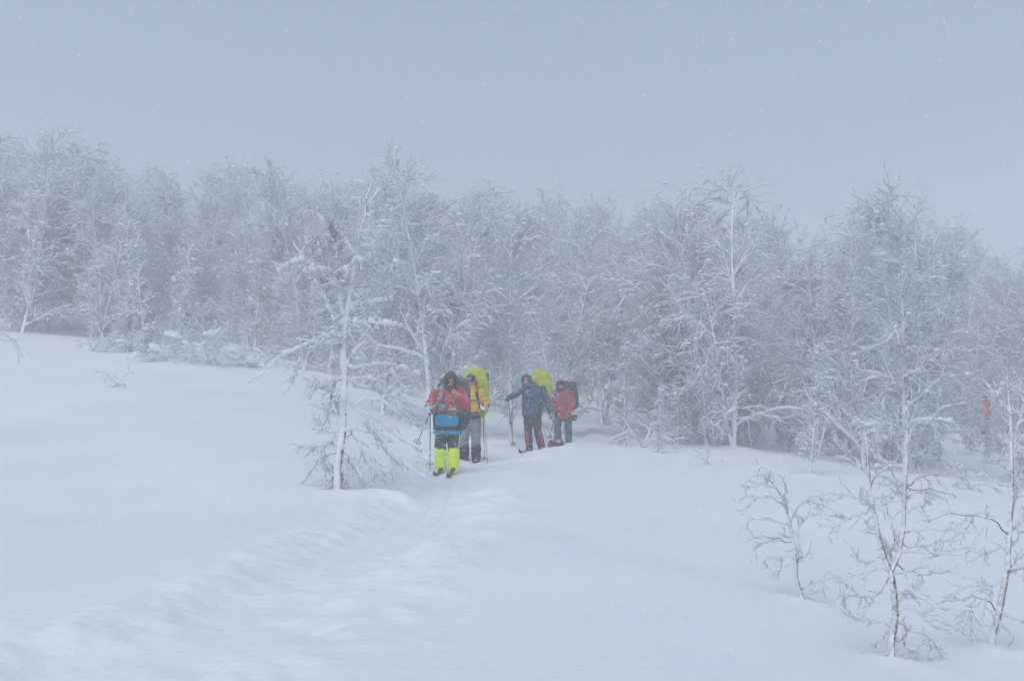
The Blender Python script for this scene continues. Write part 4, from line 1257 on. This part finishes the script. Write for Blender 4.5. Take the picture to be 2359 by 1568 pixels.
def ski(label, pts, m, w=0.040):
    root_p = np.asarray(pts[0], float)
    root = empty('ski', root_p)
    tag(root, label, 'ski')
    q = resample(np.asarray(pts, float) - root_p, 24)
    n = 24
    rad = [(w * (1.0 if i < n - 4 else (0.9, 0.7, 0.42, 0.15)[i - n + 4]), 0.008) for i in range(n)]
    dd = nrm(q[-1] - q[0]); side = nrm(np.cross(dd, v3(0, 0, 1)))
    g = Geo(); solid_tube(g, q, rad, side=side, n=10)
    part('blade', g, m, root)
    g = Geo(); k = q[3]
    solid_ball(g, k + v3(0, 0, 0.022), (0.038, 0.06, 0.018), None, 12, 8, 0.5)
    part('binding', g, M_STEEL, root)
    return root

# ------------------------------------------------------------------ the skiers
def stand(u, v, Y, sink=0.0):
    p = at(u, v, Y)
    return np.array((p[0], p[1], gz(p[0], p[1]) - sink))

def torso_of(rows, cx=0.0):
    return [(v3(cx + r[0], r[1], r[2]), r[3], r[4]) for r in rows]

# --- first skier: olive hood, red yoke, blue pouch, neon gaiters
L1 = stand(1031, 1092, 24.9)
J1 = dict(head=(0.055, -0.085, 1.585), head_turn=(0.06, 0.30, 0.03), neck=(0.03, 0.0, 1.44),
          torso=torso_of([(0.0, 0.02, 0.70, 0.235, 0.165), (0.0, 0.02, 0.88, 0.225, 0.165), (0.0, 0.0, 1.05, 0.215, 0.16), (0.01, 0.0, 1.22, 0.225, 0.165), (0.015, 0.0, 1.36, 0.215, 0.145), (0.02, 0.0, 1.43, 0.15, 0.115), (0.03, -0.02, 1.49, 0.095, 0.09)]),
          armL=[(-0.19, 0.01, 1.385), (-0.335, 0.03, 1.12), (-0.275, -0.20, 1.085)], handL=((0.15, -0.9, 0.05), (0.9, 0.1, -0.1), 1.25),
          armR=[(0.225, 0.0, 1.385), (0.335, -0.10, 1.135), (0.185, -0.255, 1.325)], handR=((-0.62, 0.02, 0.75), (0.1, 1.0, 0.0), 0.28),
          legL=[(-0.10, 0.02, 0.82), (-0.13, -0.02, 0.46), (-0.118, 0.0, 0.10)], legR=[(0.09, 0.02, 0.82), (0.098, -0.03, 0.46), (0.10, -0.02, 0.10)])
P1 = person(L1, 0.0, 'skier in front, dark olive hood, red shoulders and neon yellow gaiters, hand at chin', J1, [
    ('jacket', dict(mat=C_RED, seed=1.0, sleeve=1.14, grow=1.04)),
    ('band', dict(name='anorak_skirt', c=(0.0, 0.02, 0.86), h=0.30, r=(0.258, 0.186), mat=C_OLIVE)),
    ('band', dict(name='hem_band', c=(0.0, 0.02, 0.685), h=0.03, r=(0.264, 0.194), mat=C_BLUE)),
    ('block', dict(name='front_pouch', c=v3(-0.01, -0.175, 0.905), r=(0.205, 0.055, 0.105), mat=C_BLUE)),
    ('block', dict(name='chest_bag', c=v3(0.085, -0.185, 1.055), r=(0.085, 0.055, 0.075), mat=C_BROWN, sq=0.7)),
    ('block', dict(name='chest_pocket', c=v3(-0.085, -0.175, 1.12), r=(0.075, 0.03, 0.06), mat=C_WEB, sq=0.6)),
    ('trousers', dict(mat=C_OLIVE, wide=1.10)), ('gaiters', dict(mat=C_NEON, top=0.22, r=0.104)), ('boots', dict(mat=C_BLACK)),
    ('gloves', dict(mat=C_GLOVE, hands=('L',), cuff=0.07)),
    ('hood', dict(mat=C_OLIVE, r=(0.117, 0.136, 0.163), open=44, peak=0.06, dz=0.022)),
    ('collar', dict(mat=C_OLIVE, r=0.092, t=0.026, drop=0.115, name='hood_collar')),
    ('block', dict(name='jacket_collar', c=v3(0.04, 0.0, 1.455), r=(0.125, 0.105, 0.055), mat=C_RED, sq=0.8)),
    ('beard', dict(mat=M_HAIR))], skin=M_SKIN_DARK)
P1['cx'] = 0.01
# grey lower sleeve on the pole arm, a blue cord down the chest
g = Geo(); solid_tube(g, [v3(-0.325, 0.02, 1.14), v3(-0.32, -0.05, 1.10), v3(-0.285, -0.17, 1.088)], [0.089, 0.087, 0.072], K=8)
part('lower_sleeve', g, C_GLOVE, P1['root'], voxel=0.012, smooth=3, dec=0.7, wr=((0.009, 12.0, (1, 1, 1), 3.0, True),))
f = front_strip(P1['bvh'], [(-0.055, 1.40), (-0.062, 1.33), (-0.075, 1.25), (-0.09, 1.17)], 0.016)
g = Geo(); solid_tube(g, resample(f, 12), [(0.016, 0.008)] * 12, side=v3(1, 0, 0), n=8); part('blue_cord', g, C_WEBBLUE, P1['root'])
backpack(P1, L1, 0, 'large backpack under a dark green cover on the front skier', v3(0.085, 0.36, 1.19), (0.29, 0.20, 0.49), C_GREEN, strap_mat=C_WEB, belt_z=None)
w = lambda L, p: np.asarray(L) + np.asarray(p, float)
hL = w(L1, (-0.262, -0.285, 1.10))
ski_pole('raised ski pole with a blue cross basket swung out by the front skier', hL + v3(0.02, -0.02, 0.05), w(L1, (-0.60, 0.72, 0.44)), M_STEEL, M_BASKET_BLUE, br=0.060)
ski_pole('upright ski pole with a pale green basket beside the neon gaiters', hL + v3(-0.025, -0.02, 0.06), (L1[0] - 0.295, L1[1] - 0.30, gz(L1[0] - 0.295, L1[1] - 0.30) + 0.0), M_STEEL, M_BASKET_GREEN, br=0.062, up=0.13)
def ground_ski(label, x, y0, y1, dx, m, lift=0.02, tip=0.10):
    pts = []
    ys = np.linspace(y0, y1, 9)
    for i, yy in enumerate(ys):
        xx = x + dx * i / 8
        pts.append((xx, yy, gz(xx, yy) + lift + (tip * max(0, (i - 6) / 2) ** 2)))
    return ski(label, pts, m)
ground_ski('brown ski under the front skier, tip showing between the neon gaiters', L1[0] + 0.08, L1[1] + 0.35, L1[1] - 1.05, -0.04, M_SKI, 0.015, 0.10)
ground_ski('brown ski under the front skier nearest the lone birch', L1[0] - 0.13, L1[1] + 0.35, L1[1] - 0.75, -0.07, M_SKI, 0.0, 0.09)

# --- second skier: yellow jacket, goggles, lime pack
L2 = stand(1083, 1070, 28.3, 0.05)
J2 = dict(head=(0.015, -0.06, 1.645), head_turn=(-0.30, 0.22, -0.05), neck=(0.0, 0.0, 1.47),
          torso=torso_of([(0.0, 0.02, 0.96, 0.195, 0.145), (0.0, 0.0, 1.10, 0.20, 0.15), (0.0, 0.0, 1.25, 0.21, 0.155), (0.0, 0.0, 1.38, 0.205, 0.14), (0.0, 0.0, 1.46, 0.14, 0.11), (0.005, -0.02, 1.53, 0.09, 0.085)]),
          armL=[(-0.20, 0.0, 1.41), (-0.31, 0.02, 1.14), (-0.25, -0.20, 1.03)], handL=((0.1, -0.9, -0.1), (0.9, 0.1, -0.1), 1.2),
          armR=[(0.205, 0.0, 1.41), (0.335, 0.03, 1.165), (0.275, -0.20, 1.115)], handR=((-0.10, -0.9, 0.02), (-0.9, 0.1, -0.1), 1.25),
          legL=[(-0.105, 0.02, 0.86), (-0.12, -0.02, 0.47), (-0.12, 0.0, 0.10)], legR=[(0.105, 0.02, 0.86), (0.115, -0.03, 0.47), (0.115, 0.0, 0.10)])
P2 = person(L2, 0.0, 'skier in a yellow jacket and grey trousers with goggles, half behind the first', J2, [
    ('jacket', dict(mat=C_YEL, seed=11.0)), ('band', dict(name='black_hem', c=(0.0, 0.02, 0.925), h=0.05, r=(0.205, 0.155), mat=C_BLACK)),
    ('trousers', dict(mat=C_GREY, wide=1.04, seed=12.0)), ('gaiters', dict(mat=C_BLACK, top=0.30, r=0.098)), ('boots', dict(mat=C_BLACK)),
    ('gloves', dict(mat=C_BLACK, hands=('L',))), ('gloves', dict(mat=C_GLOVEW, hands=('R',), cuff=0.062)),
    ('cap', dict(mat=C_BLACK)), ('goggles', dict(up=0.072)),
    ('hood', dict(mat=C_YEL, r=(0.130, 0.125, 0.120), open=105, peak=0.0, dz=-0.075, dy=0.05, name='lowered_hood', seed=4.0)),
    ('block', dict(name='front_zip', c=v3(-0.035, -0.152, 1.16), r=(0.010, 0.018, 0.12), mat=C_BLACK)),
    ('block', dict(name='forearm_patch', c=v3(0.325, -0.055, 1.15), r=(0.055, 0.10, 0.055), mat=C_BLACK, sq=0.9))])
P2['cx'] = 0.0
backpack(P2, L2, 0, 'tall lime green covered backpack on the yellow-jacketed skier', v3(0.095, 0.34, 1.41), (0.265, 0.20, 0.50), C_LIME, belt_z=1.02,
         extra=(('foam_pad', v3(0.30, 0.30, 1.72), (0.07, 0.10, 0.10), C_CHAR),))
h2 = w(L2, (0.262, -0.285, 1.13))
ski_pole('pale bamboo ski pole held by the yellow-jacketed skier', h2 + v3(0, 0, 0.05), (L2[0] + 0.35, L2[1] - 0.05, gz(L2[0] + 0.35, L2[1] - 0.05) - 0.05), M_BAMBOO, M_BASKET_GREEN, up=0.02)
ski_pole('thin black ski pole behind the bamboo pole of the yellow-jacketed skier', h2 + v3(-0.01, 0.02, 0.04), (L2[0] + 0.27, L2[1] + 0.55, gz(L2[0] + 0.27, L2[1] + 0.55) - 0.03), M_STEEL, M_RUBBER, up=0.06)

# --- third skier: navy jacket, arm out on a pole, pulling the sled
L3 = stand(1224, 1045, 32.7, 0.03)
J3 = dict(head=(-0.115, -0.10, 1.64), head_turn=(-0.22, 0.06, 0.0), neck=(-0.04, 0.0, 1.50),
          torso=torso_of([(0.015, 0.02, 0.84, 0.225, 0.165), (0.015, 0.02, 0.98, 0.22, 0.16), (0.02, 0.0, 1.12, 0.225, 0.165), (0.025, -0.02, 1.30, 0.235, 0.165), (0.02, -0.035, 1.42, 0.21, 0.145), (-0.01, -0.045, 1.50, 0.14, 0.11), (-0.05, -0.06, 1.55, 0.095, 0.09)]),
          armL=[(-0.17, 0.0, 1.44), (-0.37, -0.10, 1.325), (-0.50, -0.24, 1.25)], handL=((-0.45, -0.85, -0.1), (0.1, 0.1, -1.0), 0.9),
          armR=[(0.235, 0.0, 1.44), (0.375, 0.03, 1.15), (0.445, -0.10, 0.88)], handR=((0.12, -0.25, -0.9), (-0.8, -0.3, 0.0), 1.1),
          legL=[(-0.085, 0.02, 0.88), (-0.075, -0.02, 0.48), (-0.05, 0.0, 0.10)], legR=[(0.12, 0.02, 0.88), (0.135, -0.03, 0.48), (0.235, 0.05, 0.12)])
P3 = person(L3, 0.0, 'skier in a navy hooded jacket with one arm stretched to a pole, red gaiters', J3, [
    ('jacket', dict(mat=C_NAVY, seed=21.0, sleeve=1.08, grow=1.04)), ('band', dict(name='jacket_skirt', c=(0.015, 0.02, 0.87), h=0.10, r=(0.228, 0.172), mat=C_NAVY)),
    ('trousers', dict(mat=C_BLACK, seed=22.0)), ('gaiters', dict(mat=C_BLACK, top=0.10, r=0.090, panel=C_GAITRED, panel_x=0.028)), ('boots', dict(mat=C_CHAR)),
    ('gloves', dict(mat=C_BLACK, hands=('L',), cuff=0.066)), ('gloves', dict(mat=C_GLOVE, hands=('R',), cuff=0.070)),
    ('hood', dict(mat=C_NAVY2, r=(0.122, 0.135, 0.145), open=44, peak=0.03, dz=0.008, seed=7.0)),
    ('collar', dict(mat=C_NAVY, r=0.092, t=0.026, drop=0.120, name='hood_collar'))])
P3['cx'] = 0.03
backpack(P3, L3, 0, 'lime green covered backpack on the navy-jacketed skier', v3(0.225, 0.35, 1.44), (0.235, 0.19, 0.45), C_LIME, strap_mat=C_NAVY,
         extra=(('base_pocket', v3(0.27, 0.34, 1.02), (0.09, 0.10, 0.11), C_LIME),))
h3 = w(L3, (-0.54, -0.32, 1.22))
ski_pole('dark ski pole planted under the outstretched arm of the navy-jacketed skier', h3 + v3(0.0, 0, 0.06), (L3[0] - 0.42, L3[1] + 0.25, gz(L3[0] - 0.42, L3[1] + 0.25) + 0.02), M_STEEL, M_RUBBER, up=0.03)
h3r = w(L3, (0.462, -0.125, 0.80))
ski_pole('ski pole slanting down from the lowered hand of the navy-jacketed skier', h3r + v3(-0.06, 0.02, 0.10), (L3[0] + 0.72, L3[1] - 0.25, gz(L3[0] + 0.72, L3[1] - 0.25) + 0.03), M_STEEL, M_RUBBER, up=0.04)
ground_ski('black ski with its tip poking from the snow before the navy-jacketed skier', L3[0] - 0.06, L3[1] + 0.35, L3[1] - 1.55, -0.24, M_SKI_DARK, 0.00, 0.12)
ground_ski('black ski under the splayed foot of the navy-jacketed skier', L3[0] + 0.235, L3[1] + 0.55, L3[1] - 0.9, -0.05, M_SKI_DARK, -0.01, 0.05)

# --- the sled behind the third skier
sx, sy = L3[0] + 0.60, L3[1] + 1.5
LS = np.array((sx, sy, gz(sx, sy) - 0.03))
sl = empty('sled', LS)
sl.scale = (0.84, 0.9, 0.84)
tag(sl, 'red cargo sled with a lashed grey load behind the navy-jacketed skier', 'sled')
g = Geo()
ys = np.linspace(0.62, -0.62, 16); n = 13
rows = []
for yy in ys:
    nose = max(0, (-yy - 0.30) / 0.32)
    wd = 0.24 * (1 - 0.35 * nose ** 2); up = 0.17 * nose ** 2
    outer = [(wd * math.cos(a), yy - 0.10 * nose, up + 0.02 + 0.13 * (1 - math.sin(a)) ** 1.0 * (1 if abs(math.cos(a)) > 0.5 else 0.25)) for a in np.linspace(PI, 0, n)]
    rows.append(outer)
V = np.array(rows)
inner = V * np.array([0.93, 1, 1]) + np.array([0, 0, 0.018])
allv = np.concatenate([V, inner[:, ::-1]], 1)
g.add(allv, None, grid_faces(1, len(ys), 2 * n))
part('hull', g, M_HULL, sl)
g = Geo(); solid_ball(g, (0, 0.08, 0.16), (0.20, 0.46, 0.12), None, 24, 14, 0.6); solid_ball(g, (0.02, -0.25, 0.17), (0.15, 0.20, 0.11), None, 20, 12, 0.7)
part('load', g, M_TARP, sl, voxel=0.015, smooth=3, dec=0.7, wr=((0.018, 6.0, (1, 1, 1), 2.0, True),))
for yy in (-0.30, -0.05, 0.20):
    g = Geo(); q = np.array([(0.225 * math.cos(a), yy, 0.10 + 0.195 * math.sin(a)) for a in np.linspace(0, PI, 14)])
    solid_tube(g, q, [(0.014, 0.005)] * 14, side=v3(0, 1, 0), n=8); part('lashing', g, C_GAITRED, sl)
g = Geo(); solid_ball(g, (-0.10, -0.42, 0.20), (0.11, 0.13, 0.08), None, 18, 12, 0.7); part('red_stuff_sack', g, C_GAITRED, sl, voxel=0.013, smooth=3, wr=((0.012, 9.0, (1, 1, 1), 6.0, True),))
hipp = (w(L3, (0.21, 0.05, 0.72)) - LS) / np.array((0.84, 0.9, 0.84))
for dx in (-0.14, 0.14):
    e = v3(dx, -0.66, 0.20)
    q = np.array([hipp * (1 - t) + e * t - v3(0, 0, 0.10 * math.sin(PI * t)) for t in np.linspace(0, 1, 14)])
    g = Geo(); solid_tube(g, q, [0.0055] * 14, n=6); part('tow_rope', g, M_ROPE, sl)

# --- fourth skier: red jacket and hood, dark pack
def make_red(loc, rz, label):
    J = dict(head=(-0.055, -0.07, 1.575), head_turn=(-0.12, 0.10, 0.02), neck=(0.0, 0.0, 1.43),
             torso=torso_of([(0.0, 0.02, 0.74, 0.225, 0.165), (0.0, 0.02, 0.88, 0.22, 0.16), (0.0, 0.0, 1.05, 0.215, 0.16), (0.0, 0.0, 1.22, 0.22, 0.16), (0.0, 0.0, 1.35, 0.205, 0.14), (0.0, 0.0, 1.42, 0.14, 0.11), (-0.02, -0.02, 1.48, 0.095, 0.09)]),
             armL=[(-0.20, 0.0, 1.37), (-0.285, 0.0, 1.08), (-0.20, -0.19, 0.86)], handL=((0.35, -0.45, -0.75), (0.8, 0.2, -0.1), 1.2),
             armR=[(0.21, 0.0, 1.37), (0.295, 0.0, 1.07), (0.16, -0.19, 0.84)], handR=((-0.45, -0.35, -0.75), (-0.6, 0.3, -0.1), 1.2),
             legL=[(-0.11, 0.02, 0.82), (-0.135, -0.02, 0.46), (-0.135, 0.0, 0.10)], legR=[(0.115, 0.02, 0.82), (0.15, 0.0, 0.46), (0.16, 0.03, 0.12)])
    P = person(loc, rz, label, J, [
        ('jacket', dict(mat=C_RED2, seed=31.0)), ('band', dict(name='jacket_skirt', c=(0.0, 0.02, 0.75), h=0.08, r=(0.228, 0.172), mat=C_RED2)),
        ('trousers', dict(mat=C_CHAR, seed=32.0, wide=1.06)), ('gaiters', dict(mat=C_CHAR, top=0.30, r=0.099)), ('boots', dict(mat=C_BLACK)),
        ('gloves', dict(mat=C_BLACK, hands=('L',), cuff=0.064)), ('gloves', dict(mat=C_GLOVEY, hands=('R',), cuff=0.050)),
        ('cap', dict(mat=C_BLACK)),
        ('hood', dict(mat=C_RED2, r=(0.138, 0.140, 0.152), open=60, peak=0.0, dz=0.010, dy=0.02, seed=9.0)),
        ('collar', dict(mat=C_BLACK, r=0.090, t=0.024, drop=0.110, name='neck_warmer')),
        ('block', dict(name='jacket_collar', c=v3(-0.02, -0.01, 1.44), r=(0.13, 0.115, 0.055), mat=C_RED2, sq=0.8)),
        ('block', dict(name='front_flap', c=v3(0.01, -0.160, 1.02), r=(0.018, 0.022, 0.22), mat=C_WEB)),
        ('block', dict(name='hanging_mitten', c=v3(0.31, -0.03, 0.71), r=(0.075, 0.05, 0.085), mat=C_BLACK, sq=0.8))])
    P['cx'] = 0.0
    return P
L4 = stand(1296, 1023, 38.4, 0.06)
P4_ = make_red(L4, 0.0, 'skier in a bright red hooded jacket and charcoal trousers at the back of the file')
backpack(P4_, L4, 0, 'dark framed backpack on the bright red-jacketed skier', v3(0.19, 0.32, 1.26), (0.215, 0.17, 0.36), C_BLACK, strap_mat=C_WEB, cover='pack_bag',
         extra=(('lid', v3(0.19, 0.32, 1.62), (0.20, 0.18, 0.10), C_CHAR), ('side_pocket', v3(0.385, 0.32, 1.15), (0.06, 0.12, 0.20), C_BLACK)))
ski_pole('grey ski pole left of the bright red-jacketed skier', w(L4, (-0.18, -0.24, 0.86)), (L4[0] - 0.36, L4[1] - 0.05, gz(L4[0] - 0.36, L4[1] - 0.05) + 0.0), M_STEEL, M_RUBBER, up=0.04)

# --- a fifth figure deep in the right wood, copied from the fourth with its own place
def copy_tree(o, parent=None):
    c = o.copy(); COL.objects.link(c); c.parent = parent
    for ch in o.children: copy_tree(ch, c)
    return c
q5 = at(2268, 985, 60.0)
f5 = copy_tree(P4_['root'])
f5.location = (q5[0], q5[1], gz(q5[0], q5[1]))
f5.rotation_euler = (0, 0, 0.5)
f5['label'] = 'distant figure in red half hidden among the birches at the far right'
HAZE = 0.0080

# ------------------------------------------------------------------ driving snow and haze
fr = np.random.default_rng(91)
NF = 120000
y = 5.0 + 36 * fr.random(NF) ** 0.6
x = (fr.random(NF) - 0.5) * (0.95 * y + 4)
z = -1.0 + fr.random(NF) * (0.32 * y + 4.5)
C0 = np.stack([x, y, z], -1)
g = ground_z(x[::1], y[::1]) if NF <= 20000 else base_z(x, y)
C0 = C0[z > g + 0.1]
n = len(C0)
sz = 0.0019 + 0.0030 * fr.random(n) ** 2
# a flake: a ragged four-cornered clump
T4 = np.array([(1, 1, 1), (1, -1, -1), (-1, 1, -1), (-1, -1, 1)], float) / 1.73
V = T4[None] * (0.7 + 0.7 * fr.random((n, 4, 1))) * sz[:, None, None]
ax = nrm(fr.normal(size=(n, 3)) + np.array([0.9, 0, 1.4]))
V = V + ax[:, None] * ((V * ax[:, None]).sum(-1, keepdims=True)) * 1.2
V = V + C0[:, None]
T4F = np.array([(0, 1, 2), (0, 3, 1), (0, 2, 3), (1, 3, 2)])
F = (T4F[None] + (np.arange(n) * 4)[:, None, None]).reshape(-1, 3)
m_fl, n_fl, b_fl = mat('snowflake')
b_fl.inputs['Base Color'].default_value = (0.93, 0.945, 0.96, 1)
b_fl.inputs['Roughness'].default_value = 0.9
tag(mesh_obj('falling_snow', np_mesh('falling_snow', V, [F], False), m_fl), 'fine snowflakes driving through the air all over the scene', 'snow', kind='stuff')

hz = bpy.data.materials.new('snow_haze')
hz.use_nodes = True
hn = hz.node_tree
hn.nodes.clear()
pv = hn.nodes.new('ShaderNodeVolumePrincipled')
pv.inputs['Color'].default_value = (0.935, 0.955, 0.985, 1)
pv.inputs['Density'].default_value = HAZE
pv.inputs['Anisotropy'].default_value = 0.0
ho = hn.nodes.new('ShaderNodeOutputMaterial')
hn.links.new(pv.outputs[0], ho.inputs['Volume'])
bm = bmesh.new()
bmesh.ops.create_cube(bm, size=1.0)
zlo, zhi = float(GZ.min()) - 1.0, float(GZ.max()) + 1.0
zhi = max(zhi, 33.0)
for v in bm.verts:
    v.co = Vector((v.co.x * 524, (v.co.y + 0.5) * 396 - 93, (v.co.z + 0.5) * (zhi - zlo) + zlo))
me = bpy.data.meshes.new('haze'); bm.to_mesh(me); bm.free()
tag(mesh_obj('haze', me, hz), kind='stuff')
